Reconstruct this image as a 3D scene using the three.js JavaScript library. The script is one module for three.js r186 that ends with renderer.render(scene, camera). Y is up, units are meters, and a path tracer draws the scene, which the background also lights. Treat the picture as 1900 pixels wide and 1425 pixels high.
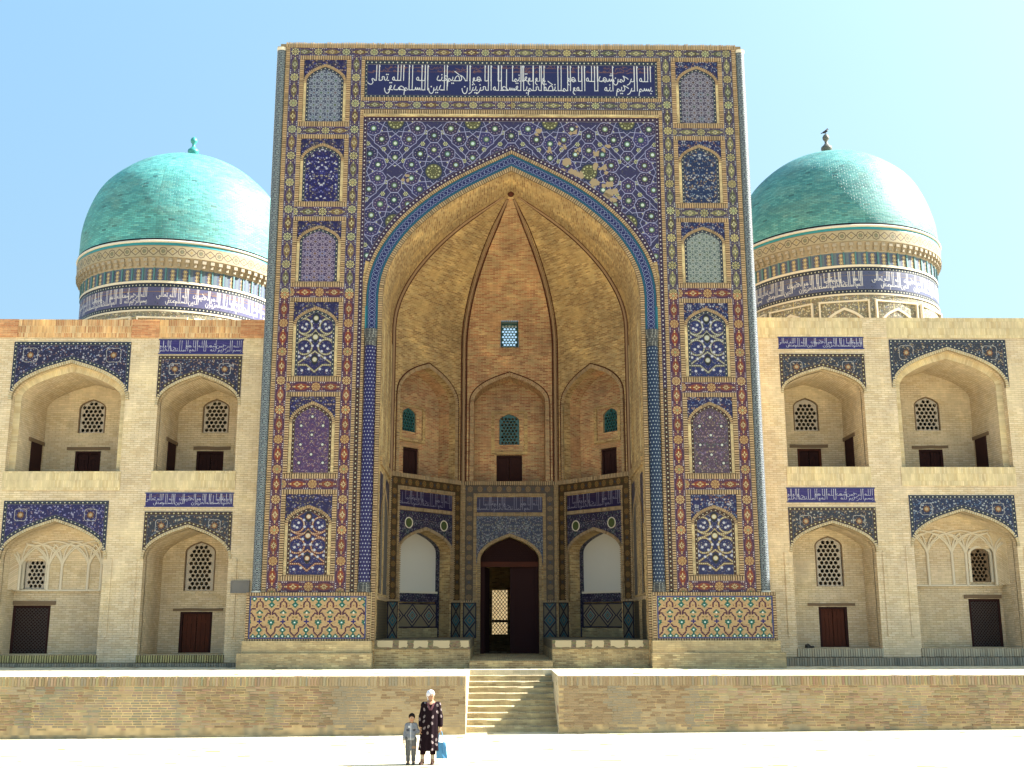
import * as THREE from 'three';
import { mergeGeometries, mergeVertices } from 'three/addons/utils/BufferGeometryUtils.js';
import { MarchingCubes } from 'three/addons/objects/MarchingCubes.js';

// ---------------------------------------------------------------- camera, sky, sun, exposure
const EXPOSURE = 5.0;
const scene = new THREE.Scene();
const camera = new THREE.PerspectiveCamera(2 * Math.atan(712.5 / 2040.2) * 180 / Math.PI, 4 / 3, 0.1, 4000);
camera.position.set(-0.50, 1.51, 38);
camera.rotation.order = 'YXZ';
camera.rotation.set(0.21324, -0.01345, -0.00108);
const renderer = new THREE.WebGLRenderer({ antialias: true });
renderer.setSize(1024, 768);
renderer.toneMapping = THREE.LinearToneMapping;
renderer.toneMappingExposure = EXPOSURE;
renderer.shadowMap.enabled = true;

const SUN_EL = 40 * Math.PI / 180, SUN_AZ = 3.0 * Math.PI / 180;
const sunDir = new THREE.Vector3(Math.cos(SUN_EL) * Math.cos(SUN_AZ), Math.sin(SUN_EL), -Math.cos(SUN_EL) * Math.sin(SUN_AZ));
{
  const W = 512, H = 256, data = new Float32Array(W * H * 4);
  for (let r = 0; r < H; r++) {
    const up = ((r + 0.5) / H - 0.5) * Math.PI, y = Math.sin(up);
    for (let c = 0; c < W; c++) {
      const a = ((c + 0.5) / W - 0.5) * 2 * Math.PI, x = Math.cos(a) * Math.cos(up), z = Math.sin(a) * Math.cos(up);
      const g = Math.acos(Math.min(1, x * sunDir.x + y * sunDir.y + z * sunDir.z));
      const hz = Math.pow(1 - Math.max(0, y), 2.6), glow = Math.exp(-(g - 0.3) / 0.5);
      const col = [0.20 + 0.30 * hz + 1.5 * glow, 0.49 + 0.27 * hz + 1.7 * glow, 0.87 + 0.08 * hz + 1.4 * glow];
      for (let k = 0; k < 3; k++) data[(r * W + c) * 4 + k] = col[k] * 1.0 / EXPOSURE;
      data[(r * W + c) * 4 + 3] = 1;
    }
  }
  const sky = new THREE.DataTexture(data, W, H, THREE.RGBAFormat, THREE.FloatType);
  sky.mapping = THREE.EquirectangularReflectionMapping; sky.magFilter = THREE.LinearFilter; sky.needsUpdate = true;
  scene.background = sky; scene.environment = sky;
}
const sun = new THREE.DirectionalLight(new THREE.Color().setRGB(1, 0.96, 0.89), 4.4);
sun.position.copy(sunDir).multiplyScalar(120); sun.target.position.set(0, 5, 0);
sun.castShadow = true; sun.shadow.mapSize.set(4096, 4096);
Object.assign(sun.shadow.camera, { left: -50, right: 50, top: 45, bottom: -45, near: 1, far: 300 });
sun.name = 'sun'; scene.add(sun, sun.target);

// ---------------------------------------------------------------- helpers
let seedN = 1234567;
const rnd = () => { seedN = (seedN + 0x6d2b79f5) | 0; let t = Math.imul(seedN ^ (seedN >>> 15), 1 | seedN); t = (t + Math.imul(t ^ (t >>> 7), 61 | t)) ^ t; return ((t ^ (t >>> 14)) >>> 0) / 4294967296; };
const rr = (a, b) => a + (b - a) * rnd();
const lerp = (a, b, t) => a + (b - a) * t, clamp = (x, a, b) => Math.min(b, Math.max(a, x)), sm = (a, b, x) => { const t = clamp((x - a) / (b - a), 0, 1); return t * t * (3 - 2 * t); };
const hash = (x, y) => { let h = Math.imul(x | 0, 374761393) + Math.imul(y | 0, 668265263); h = Math.imul(h ^ (h >>> 13), 1274126177); return ((h ^ (h >>> 16)) >>> 0) / 4294967296; };
function vnoise(x, y, px = 1e6, py = 1e6) {   // value noise, tileable with period px, py
  const ix = Math.floor(x), iy = Math.floor(y), fx = x - ix, fy = y - iy, m = (a, p) => ((a % p) + p) % p;
  const s = fx * fx * (3 - 2 * fx), t = fy * fy * (3 - 2 * fy), h = (i, j) => hash(m(i, px), m(j, py));
  return lerp(lerp(h(ix, iy), h(ix + 1, iy), s), lerp(h(ix, iy + 1), h(ix + 1, iy + 1), s), t);
}
const fbm = (x, y, px, py) => 0.55 * vnoise(x, y, px, py) + 0.3 * vnoise(2 * x + 7, 2 * y + 3, 2 * px, 2 * py) + 0.15 * vnoise(4 * x, 4 * y + 11, 4 * px, 4 * py);
const V2 = (x, y) => new THREE.Vector2(x, y), V3 = (x, y, z) => new THREE.Vector3(x, y, z);
const names = new Map();
const numbered = (n) => { const k = names.get(n) ?? 0; names.set(n, k + 1); return k ? n + '_' + String(k).padStart(3, '0') : n; };
function thing(name, label, category, pos = [0, 0, 0], group) {
  const g = new THREE.Group(); g.name = numbered(name); g.position.set(...pos); g.userData = { label, category };
  if (group) g.userData.group = group;
  scene.add(g); return g;
}
function part(parent, name, geo, mat, M, label) {
  const m = new THREE.Mesh(geo, mat); m.name = name; m.castShadow = m.receiveShadow = true;
  if (M) m.applyMatrix4(M);
  if (label) m.userData.label = label;
  parent.add(m); return m;
}
function structure(name, geo, mat) { const m = part(scene, name, geo, mat); m.userData = { kind: 'structure' }; return m; }
const stuff = (m) => { m.userData.kind = 'stuff'; return m; };

function boxUV(g) {   // texture coordinates in metres, by the way each face points
  g = g.index ? g.toNonIndexed() : g;
  const p = g.attributes.position, uv = new Float32Array(p.count * 2), a = V3(), b = V3(), c = V3(), n = V3();
  for (let i = 0; i < p.count; i += 3) {
    a.fromBufferAttribute(p, i); b.fromBufferAttribute(p, i + 1); c.fromBufferAttribute(p, i + 2);
    n.copy(b).sub(a).cross(c.clone().sub(a)); const ax = Math.abs(n.x), ay = Math.abs(n.y), az = Math.abs(n.z);
    [a, b, c].forEach((v, k) => { const o = (i + k) * 2; if (az >= ax && az >= ay) { uv[o] = v.x; uv[o + 1] = v.y; } else if (ax >= ay) { uv[o] = v.z; uv[o + 1] = v.y; } else { uv[o] = v.z; uv[o + 1] = v.x; } });
  }
  g.setAttribute('uv', new THREE.BufferAttribute(uv, 2)); return g;
}
const keep = (g) => { for (const k of Object.keys(g.attributes)) if (!['position', 'normal', 'uv'].includes(k)) g.deleteAttribute(k); return g; };
const merge = (list) => mergeGeometries(list.map((g) => keep(g.index ? g.toNonIndexed() : g)), false);
const boxG = (x0, x1, y0, y1, z0, z1) => boxUV(new THREE.BoxGeometry(Math.abs(x1 - x0), y1 - y0, z1 - z0).translate((x0 + x1) / 2, (y0 + y1) / 2, (z0 + z1) / 2));
const shapeOf = (pts, holes = []) => { const s = new THREE.Shape(pts); for (const h of holes) s.holes.push(new THREE.Path(h)); return s; };
const plate = (pts, holes, z0, z1) => boxUV(new THREE.ExtrudeGeometry(shapeOf(pts, holes), { depth: z1 - z0, bevelEnabled: false }).translate(0, 0, z0));
const rectPts = (x0, x1, y0, y1) => [V2(x0, y0), V2(x1, y0), V2(x1, y1), V2(x0, y1)];
// half outline of the four-centred pointed arch: 1 at the spring, 0 at the apex
const HALF = new THREE.CatmullRomCurve3([[1, 0], [0.998, 0.12], [0.965, 0.26], [0.89, 0.40], [0.77, 0.545], [0.59, 0.695], [0.405, 0.81], [0.2, 0.91], [0, 1]].map(([x, y]) => V3(x, y, 0)), false, 'catmullrom', 0.5);
const HALFP = HALF.getSpacedPoints(22).map((p) => V2(p.x, p.y)); HALFP[0].set(1, 0); HALFP[22].set(0, 1);
function arch(cx, half, ys, ya) {   // points from the left spring over the apex to the right spring
  const l = HALFP.map((p) => V2(cx - half * p.x, ys + (ya - ys) * p.y)), r = HALFP.slice(0, -1).reverse().map((p) => V2(cx + half * p.x, ys + (ya - ys) * p.y));
  return [...l, ...r];
}
function offsetPath(pts, d) {   // moves an open path d to its left (outwards for arch())
  const out = [];
  for (let i = 0; i < pts.length; i++) {
    const a = pts[Math.max(0, i - 1)], b = pts[i], c = pts[Math.min(pts.length - 1, i + 1)];
    const t1 = b.clone().sub(a), t2 = c.clone().sub(b); if (!t1.length()) t1.copy(t2); if (!t2.length()) t2.copy(t1); t1.normalize(); t2.normalize();
    const n1 = V2(-t1.y, t1.x), n2 = V2(-t2.y, t2.x), n = n1.clone().add(n2).normalize();
    out.push(b.clone().addScaledVector(n, d / Math.max(0.4, n.dot(n1))));
  }
  return out;
}
function stripG(pin, pout, z0, z1, vScale) {   // a raised band between two paths of equal length; u runs along it in metres, v across it 0..1 (or metres when vScale)
  const pos = [], uv = []; let s = 0;
  const quad = (a, b, c, d, ua, ub, uc, ud) => { pos.push(...a, ...b, ...c, ...a, ...c, ...d); uv.push(...ua, ...ub, ...uc, ...ua, ...uc, ...ud); };
  for (let i = 0; i < pin.length - 1; i++) {
    const l = (pin[i].distanceTo(pin[i + 1]) + pout[i].distanceTo(pout[i + 1])) / 2, v1 = vScale ? pin[i].distanceTo(pout[i]) : 1;
    const A = [pin[i].x, pin[i].y, z1], B = [pin[i + 1].x, pin[i + 1].y, z1], C = [pout[i + 1].x, pout[i + 1].y, z1], D = [pout[i].x, pout[i].y, z1];
    quad(A, B, C, D, [s, 0], [s + l, 0], [s + l, v1], [s, v1]);
    const a = [A[0], A[1], z0], b = [B[0], B[1], z0], c2 = [C[0], C[1], z0], d2 = [D[0], D[1], z0];
    quad(A, a, b, B, [s, 0], [s, 0.02], [s + l, 0.02], [s + l, 0]); quad(D, C, c2, d2, [s, v1], [s + l, v1], [s + l, v1 - 0.02], [s, v1 - 0.02]);
    s += l;
  }
  const g = new THREE.BufferGeometry(); g.setAttribute('position', new THREE.Float32BufferAttribute(pos, 3)); g.setAttribute('uv', new THREE.Float32BufferAttribute(uv, 2)); g.computeVertexNormals(); return g;
}
const line = (...p) => p.map(([x, y]) => V2(x, y));
// a flat strip along a straight line, width w to its left
function bar(x0, y0, x1, y1, w, z0, z1, vScale) { const p = line([x0, y0], [x1, y1]); return stripG(p, offsetPath(p, w), z0, z1, vScale); }
class Bricks {   // many small blocks in one geometry, each with its own colour
  constructor() { this.p = []; this.n = []; this.c = []; this.uv = []; }
  box(cx, cy, cz, w, h, d, rot, col) {
    const cs = Math.cos(rot), sn = Math.sin(rot), hw = w / 2, hh = h / 2, hd = d / 2, ch = Math.min(0.006, hw * 0.25, hh * 0.25);
    const P = (x, y, z) => [cx + x * cs - y * sn, cy + x * sn + y * cs, cz + z];
    const q = (pts, n) => { const N = [n[0] * cs - n[1] * sn, n[0] * sn + n[1] * cs, n[2]]; for (const k of [0, 1, 2, 0, 2, 3]) { this.p.push(...P(...pts[k])); this.n.push(...N); this.c.push(...col); this.uv.push(pts[k][0] + cx, pts[k][1] + cy); } };
    const z1 = hd, z0 = -hd, a = hw - ch, b = hh - ch;
    q([[-a, -b, z1], [a, -b, z1], [a, b, z1], [-a, b, z1]], [0, 0, 1]);
    q([[-hw, -hh, z0], [hw, -hh, z0], [a, -b, z1], [-a, -b, z1]], [0, -1, 0]); q([[a, b, z1], [hw, hh, z0], [-hw, hh, z0], [-a, b, z1]].reverse(), [0, 1, 0]);
    q([[-hw, hh, z0], [-hw, -hh, z0], [-a, -b, z1], [-a, b, z1]], [-1, 0, 0]); q([[hw, -hh, z0], [hw, hh, z0], [a, b, z1], [a, -b, z1]], [1, 0, 0]);
  }
  soldier(pin, pout, z0, z1, pitch, tone, fill = 0.68) {   // bricks standing across a band between two paths
    const len = []; let L = 0; for (let i = 0; i < pin.length - 1; i++) { const l = (pin[i].distanceTo(pin[i + 1]) + pout[i].distanceTo(pout[i + 1])) / 2; len.push([L, l]); L += l; }
    const n = Math.max(1, Math.round(L / pitch)), st = L / n; let k = 0;
    for (let i = 0; i < n; i++) {
      const s = (i + 0.5) * st; while (k < len.length - 1 && s > len[k][0] + len[k][1]) k++;
      const t = (s - len[k][0]) / len[k][1], a = pin[k].clone().lerp(pin[k + 1], t), b = pout[k].clone().lerp(pout[k + 1], t), m = a.clone().add(b).multiplyScalar(0.5), dir = b.clone().sub(a), h = dir.length();
      const dz = z1 + rr(-0.004, 0.004);
      this.box(m.x, m.y, (z0 + dz) / 2, st * fill, h * rr(0.93, 0.99), dz - z0, Math.atan2(dir.y, dir.x) - Math.PI / 2, tone());
    }
    return this;
  }
  geo() { const g = new THREE.BufferGeometry(), f = (a, n) => new THREE.Float32BufferAttribute(a, n); g.setAttribute('position', f(this.p, 3)); g.setAttribute('normal', f(this.n, 3)); g.setAttribute('uv', f(this.uv, 2)); g.setAttribute('color', f(this.c, 3)); return g; }
}
const tone = (r, g, b, v = 0.16) => () => { const k = 1 + rr(-v, v) - (rnd() < 0.12 ? 0.22 : 0), w = rr(-0.05, 0.05); return [r * k * (1 + w), g * k, b * k * (1 - w)]; };
const TONE = { cream: tone(0.36, 0.25, 0.142), tan: tone(0.33, 0.23, 0.128), pale: tone(0.46, 0.385, 0.255, 0.08), ochre: tone(0.40, 0.29, 0.14, 0.25), red: tone(0.33, 0.19, 0.10) };
// ---------------------------------------------------------------- textures
function canvasTex(w, h, sx, sy, draw, srgb = true) {   // sx, sy: metres (or uv units) that one copy of the picture covers
  const c = document.createElement('canvas'); c.width = w; c.height = h; draw(c.getContext('2d'), w, h);
  const t = new THREE.CanvasTexture(c); t.wrapS = t.wrapT = THREE.RepeatWrapping; t.repeat.set(1 / sx, 1 / sy); t.magFilter = THREE.LinearFilter;
  if (srgb) t.colorSpace = THREE.SRGBColorSpace; return t;
}
const css = (c, k = 1) => 'rgb(' + c.map((v) => Math.round(clamp(v * k, 0, 255))).join(',') + ')';
function speckle(ctx, w, h, amp) {   // fine grain over a whole picture
  const im = ctx.getImageData(0, 0, w, h), d = im.data;
  for (let i = 0; i < d.length; i += 4) { const k = 1 + rr(-amp, amp); d[i] = clamp(d[i] * k, 0, 255); d[i + 1] = clamp(d[i + 1] * k, 0, 255); d[i + 2] = clamp(d[i + 2] * k, 0, 255); }
  ctx.putImageData(im, 0, 0);
}
const std = (o) => new THREE.MeshStandardMaterial(o);
const matt = (o) => new THREE.MeshPhysicalMaterial({ specularIntensity: 0.25, roughness: 0.9, ...o });
// brickwork seen from afar: sx x sy metres, nx bricks x ny courses
function brickMat({ w, h, sx, sy, nx, ny, cols, mortar, joint, patch, patchAmt, bump = 0.012, stain, vary, jointPart = 1 }) {
  const bumpC = document.createElement('canvas'); bumpC.width = w; bumpC.height = h; const bc = bumpC.getContext('2d'); bc.fillStyle = '#404040'; bc.fillRect(0, 0, w, h);
  const map = canvasTex(w, h, sx, sy, (ctx) => {
    ctx.fillStyle = css(mortar); ctx.fillRect(0, 0, w, h);
    const bw = w / nx, bh = h / ny;
    for (let j = 0; j < ny; j++) for (let i = -1; i < nx; i++) {
      const x = (i + (j % 2) * 0.5) * bw, y = j * bh, u = (i + nx + (j % 2) * 0.5) % nx, jj = j;
      const f = fbm(u * 0.22, j * 0.09, Math.round(nx * 0.22) || 1, Math.round(ny * 0.09) || 1), worn = sm(0.5 - patchAmt, 0.62 - patchAmt, f);
      const hh = hash(Math.round(u * 2) + 17, jj + 5), h2 = hash(Math.round(u * 2) + 91, jj + 77);
      let c = cols[Math.floor(hh * cols.length)]; const k = 1 + (vary ?? 0.1) * (2 * h2 - 1); c = c.map((v, q) => lerp(v * k, patch[q] * (0.95 + 0.1 * h2), worn * 0.75));
      ctx.fillStyle = css(c); const jx = joint * (1 - worn * 0.6), jy = joint * jointPart * (1 - worn * 0.5);
      ctx.fillRect(x + jx, y + jy, bw - 2 * jx, bh - 2 * jy); if (i === -1) ctx.fillRect(x + w + jx, y + jy, bw - 2 * jx, bh - 2 * jy);
      const g = Math.round(150 + 90 * h2); bc.fillStyle = `rgb(${g},${g},${g})`; bc.fillRect(x + jx, y + jy, bw - 2 * jx, bh - 2 * jy); if (i === -1) bc.fillRect(x + w + jx, y + jy, bw - 2 * jx, bh - 2 * jy);
    }
    const im = ctx.getImageData(0, 0, w, h), d = im.data;
    for (let y = 0; y < h; y++) for (let x = 0; x < w; x++) {
      const n = fbm(x / w * 7, y / h * 5, 7, 5), v = fbm(x / w * 40, y / h * 14, 40, 14), k = 1 + (stain ?? 0.22) * (n - 0.5) + 0.14 * (v - 0.5) + rr(-0.04, 0.04), o = (y * w + x) * 4;
      d[o] *= k; d[o + 1] *= k; d[o + 2] *= k * (1 - 0.06 * (n - 0.5));
    }
    ctx.putImageData(im, 0, 0);
  });
  const bm = new THREE.CanvasTexture(bumpC); bm.wrapS = bm.wrapT = THREE.RepeatWrapping; bm.repeat.set(1 / sx, 1 / sy);
  return std({ map, bumpMap: bm, bumpScale: bump, roughness: 0.92 });
}
const M = {};
M.wing = brickMat({ w: 1280, h: 1040, sx: 8.32, sy: 5.72, nx: 32, ny: 74, vary: 0.02, stain: 0.09, cols: [[201, 182, 151], [198, 179, 147], [203, 185, 155], [192, 171, 138]], mortar: [170, 149, 116], joint: 1.1, jointPart: 1.3, patch: [201, 182, 151], patchAmt: -0.02 });
M.brownBrick = brickMat({ w: 1040, h: 1040, sx: 6.24, sy: 5.2, nx: 26, ny: 80, cols: [[176, 147, 100], [168, 138, 92], [158, 126, 81], [181, 154, 108], [146, 113, 74]], mortar: [192, 170, 127], joint: 1.1, jointPart: 1.2, patch: [174, 145, 98], patchAmt: -0.1, stain: 0.36, bump: 0.03 });
M.russetBrick = brickMat({ w: 1040, h: 1040, sx: 6.24, sy: 5.2, nx: 26, ny: 80, cols: [[170, 126, 90], [162, 114, 79], [173, 137, 97], [151, 101, 70], [177, 146, 104]], mortar: [196, 170, 130], joint: 1.3, jointPart: 1.2, patch: [171, 131, 93], patchAmt: -0.12, stain: 0.42, bump: 0.03 });
M.parapetRed = brickMat({ vary: 0.07, w: 800, h: 800, sx: 4.16, sy: 4.16, nx: 64, ny: 16, cols: [[184, 138, 92], [194, 150, 104], [172, 120, 78], [202, 166, 122]], mortar: [202, 178, 136], joint: 1.2, patch: [202, 158, 106], patchAmt: -0.05, stain: 0.3 });
M.soldierPale = brickMat({ w: 1000, h: 800, sx: 5.2, sy: 4.16, nx: 80, ny: 16, cols: [[196, 178, 140], [193, 174, 136], [200, 182, 145], [186, 165, 125]], mortar: [174, 154, 115], vary: 0.04, stain: 0.16, joint: 0.7, patch: [198, 180, 140], patchAmt: 0.04 });
M.plinth = brickMat({ w: 1000, h: 600, sx: 5.2, sy: 3.12, nx: 20, ny: 48, cols: [[172, 152, 112], [182, 162, 122], [164, 142, 104]], mortar: [150, 130, 92], joint: 1, patch: [180, 160, 120], patchAmt: 0.12, stain: 0.35 });
M.platform = brickMat({ w: 800, h: 600, sx: 4.16, sy: 3.12, nx: 16, ny: 48, cols: [[150, 130, 92], [138, 116, 80], [160, 140, 100]], mortar: [176, 158, 120], joint: 1.2, patch: [150, 132, 96], patchAmt: -0.02, stain: 0.4 });
M.step = brickMat({ w: 800, h: 600, sx: 4.16, sy: 3.12, nx: 16, ny: 48, cols: [[158, 143, 108], [148, 131, 97], [164, 150, 116]], mortar: [172, 157, 122], joint: 1, patch: [155, 140, 106], patchAmt: 0, stain: 0.4 });
M.brick = std({ vertexColors: true, roughness: 0.9 });
M.jointDark = std({ color: new THREE.Color().setRGB(0.10, 0.065, 0.035), roughness: 0.95 });
M.jointMid = std({ color: new THREE.Color().setRGB(0.20, 0.15, 0.085), roughness: 0.95 });
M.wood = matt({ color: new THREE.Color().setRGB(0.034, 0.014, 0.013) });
M.woodRed = matt({ color: new THREE.Color().setRGB(0.075, 0.024, 0.015) });
M.woodGrey = std({ color: new THREE.Color().setRGB(0.16, 0.105, 0.06), roughness: 0.85 });
M.blackGlaze = matt({ color: new THREE.Color().setRGB(0.010, 0.008, 0.010) });
M.white = std({ color: new THREE.Color().setRGB(0.56, 0.52, 0.45), roughness: 0.9 });
M.rib = std({ color: new THREE.Color().setRGB(0.60, 0.53, 0.41), roughness: 0.9 });
M.lattice = std({ color: new THREE.Color().setRGB(0.44, 0.38, 0.31), roughness: 0.9 });
M.teal = std({ color: new THREE.Color().setRGB(0.018, 0.085, 0.09), roughness: 0.5 });
M.turq = std({ color: new THREE.Color().setRGB(0.02, 0.22, 0.25), roughness: 0.4 });
M.cobalt = std({ color: new THREE.Color().setRGB(0.02, 0.025, 0.12), roughness: 0.4 });
M.stone = std({ color: new THREE.Color().setRGB(0.17, 0.16, 0.15), roughness: 0.8 });
const GL = new THREE.Color().setRGB(0.68, 0.68, 0.67);
const glaze = (map, o = {}) => new THREE.MeshPhysicalMaterial({ map, color: new THREE.Color().setRGB(0.53, 0.53, 0.52), roughness: 0.42, specularIntensity: 0.6, bumpMap: map, bumpScale: 0.006, ...o });

// small drawing helpers for tile work
const dot = (c, x, y, r, col) => { c.fillStyle = col; c.beginPath(); c.arc(x, y, r, 0, 7); c.fill(); };
const ell = (c, x, y, a, b, rot, col) => { c.fillStyle = col; c.beginPath(); c.ellipse(x, y, a, b, rot, 0, 7); c.fill(); };
function petals(c, x, y, r0, r1, n, w, col, ph = 0) { for (let i = 0; i < n; i++) { const a = ph + i / n * 2 * Math.PI; ell(c, x + Math.cos(a) * (r0 + r1) / 2, y + Math.sin(a) * (r0 + r1) / 2, (r1 - r0) / 2, w, a, col); } }
function rosette(c, x, y, R, pal) { dot(c, x, y, R, pal.disc); petals(c, x, y, R * 0.46, R * 1.08, 8, R * 0.105, pal.pet); dot(c, x, y, R * 0.36, pal.pet); dot(c, x, y, R * 0.26, pal.ring); dot(c, x, y, R * 0.13, pal.pet); for (let i = 0; i < 8; i++) { const a = (i + 0.5) / 8 * 6.2832; dot(c, x + Math.cos(a) * R * 0.8, y + Math.sin(a) * R * 0.8, R * 0.09, pal.dots); } }
function lozenge(c, x, y, a, b, pal) { c.fillStyle = pal.loz; c.beginPath(); c.moveTo(x, y - b); c.quadraticCurveTo(x + a * 1.5, y, x, y + b); c.quadraticCurveTo(x - a * 1.5, y, x, y - b); c.fill(); c.strokeStyle = pal.line; c.lineWidth = 1.2; c.stroke(); petals(c, x, y, b * 0.1, b * 0.42, 2, a * 0.13, pal.pet, Math.PI / 2); petals(c, x, y, a * 0.15, a * 0.62, 2, a * 0.12, pal.pet, 0); petals(c, x, y, b * 0.1, b * 0.32, 4, a * 0.07, pal.dots, Math.PI / 4); for (const s of [-1, 1]) { dot(c, x, y + s * b * 0.72, a * 0.16, pal.pet); } }
const PAL = {
  blue: { bg: [74, 54, 94], disc: '#7a6c4a', pet: '#e0d29c', ring: '#86784c', dots: '#d8d2c4', loz: '#76623f', line: '#a49cc0', white: '#e4e2ee', side: '#8c7866', tq: '#6a6284' },
  red: { bg: [86, 46, 74], disc: '#9c6238', pet: '#ecd29a', ring: '#a86a3a', dots: '#e6d0a8', loz: '#a05232', line: '#8e6a90', white: '#ece4ea', side: '#8e5a50', tq: '#7a5054' },
  olive: { bg: [76, 62, 90], disc: '#78704e', pet: '#dcd29c', ring: '#847c52', dots: '#d6d4c4', loz: '#746a48', line: '#9c98ac', white: '#e2e4e4', side: '#86786a', tq: '#667078' },
};
const jit = (hex, v) => { const n = parseInt(hex.slice(1), 16), k = 1 + rr(-v, v), w = rr(-v, v) * 0.5; return css([(n >> 16) * (k + w), ((n >> 8) & 255) * k, (n & 255) * (k - w)]); };
function borderTex(pal) {   // rosettes and lozenges in turn: u along (4.2 m for four pairs), v across (0..1); no two pieces quite alike
  return canvasTex(1008, 92, 4.2, 1, (c, w, h) => {
    c.fillStyle = css(pal.bg); c.fillRect(0, 0, w, h); const p = w / 4;
    for (let i = 0; i < 300; i++) dot(c, rnd() * w, rnd() * h, rr(1.5, 4), jit(rnd() < 0.55 ? pal.side : pal.tq, 0.2));
    const vary = () => ({ disc: jit(pal.disc, 0.2), pet: jit(pal.pet, 0.12), ring: jit(rnd() < 0.2 ? '#4a7a4c' : pal.ring, 0.2), dots: jit(pal.dots, 0.15), loz: jit(pal.loz, 0.25), line: pal.line });
    for (let q = 0; q < 4; q++) {
      const P = vary(); for (const x of q ? [q * p] : [0, w]) rosette(c, x, h / 2, h * 0.41, P);
      c.save(); c.translate((q + 0.5) * p, h / 2); c.rotate(Math.PI / 2); lozenge(c, 0, 0, h * 0.42, p * 0.29, vary()); c.restore();
      for (const x of [0.15, 0.215, 0.28, 0.72, 0.785, 0.85]) for (const y of [0.1, 0.9]) dot(c, (q + x) * p, y * h, h * rr(0.042, 0.056), jit(pal.white, 0.1));
      for (const x of [0.235, 0.765]) dot(c, (q + x) * p, h / 2, h * 0.06, jit(pal.pet, 0.1));
      for (const x of [0.2, 0.8]) for (const y of [0.3, 0.7]) dot(c, (q + x) * p, y * h, h * 0.075, jit(pal.side, 0.2));
    }
    c.fillStyle = '#a8a2bb'; c.fillRect(0, 0, w, 2); c.fillRect(0, h - 2, w, 2);
    for (let i = 0; i < 26; i++) { c.globalAlpha = rr(0.2, 0.55); dot(c, rnd() * w, rnd() * h, rr(2, 7), '#8a745a'); } c.globalAlpha = 1;
    speckle(c, w, h, 0.14);
  });
}
M.border = glaze(borderTex(PAL.blue)); M.borderRed = glaze(borderTex(PAL.red)); M.borderOlive = glaze(borderTex(PAL.olive));
function beadTex(bg, cols) { return canvasTex(160, 40, 0.64, 1, (c, w, h) => { c.fillStyle = bg; c.fillRect(0, 0, w, h); for (let i = 0; i < 4; i++) { const x = (i + 0.5) * 40; dot(c, x, 20, 8, cols[0]); dot(c, x, 20, 3.5, cols[1]); dot(c, x + 20, 9, 4, cols[2]); dot(c, x + 20, 31, 4, cols[2]); dot(c, x + 20, 20, 4, cols[3]); if (i === 3) { dot(c, 0, 9, 4, cols[2]); dot(c, 0, 31, 4, cols[2]); dot(c, 0, 20, 4, cols[3]); } } c.fillStyle = '#8d8a9c'; c.fillRect(0, 0, w, 2); c.fillRect(0, h - 2, w, 2); speckle(c, w, h, 0.12); }); }
M.bead = glaze(beadTex('#3a2140', ['#cfc6c6', '#e8e4ea', '#5a3a3a', '#2c2a66']));
M.beadBrown = glaze(beadTex('#3c2418', ['#cdbfa0', '#efe6cf', '#7a4a26', '#33201a']));
M.beadGreen = glaze(beadTex('#222a44', ['#cfcbb0', '#efe9d6', '#5c5a3c', '#31506a']));
M.beadTan = glaze(beadTex('#4a3826', ['#d6c89c', '#f0e6c4', '#31345a', '#7a5a34']));
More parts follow.
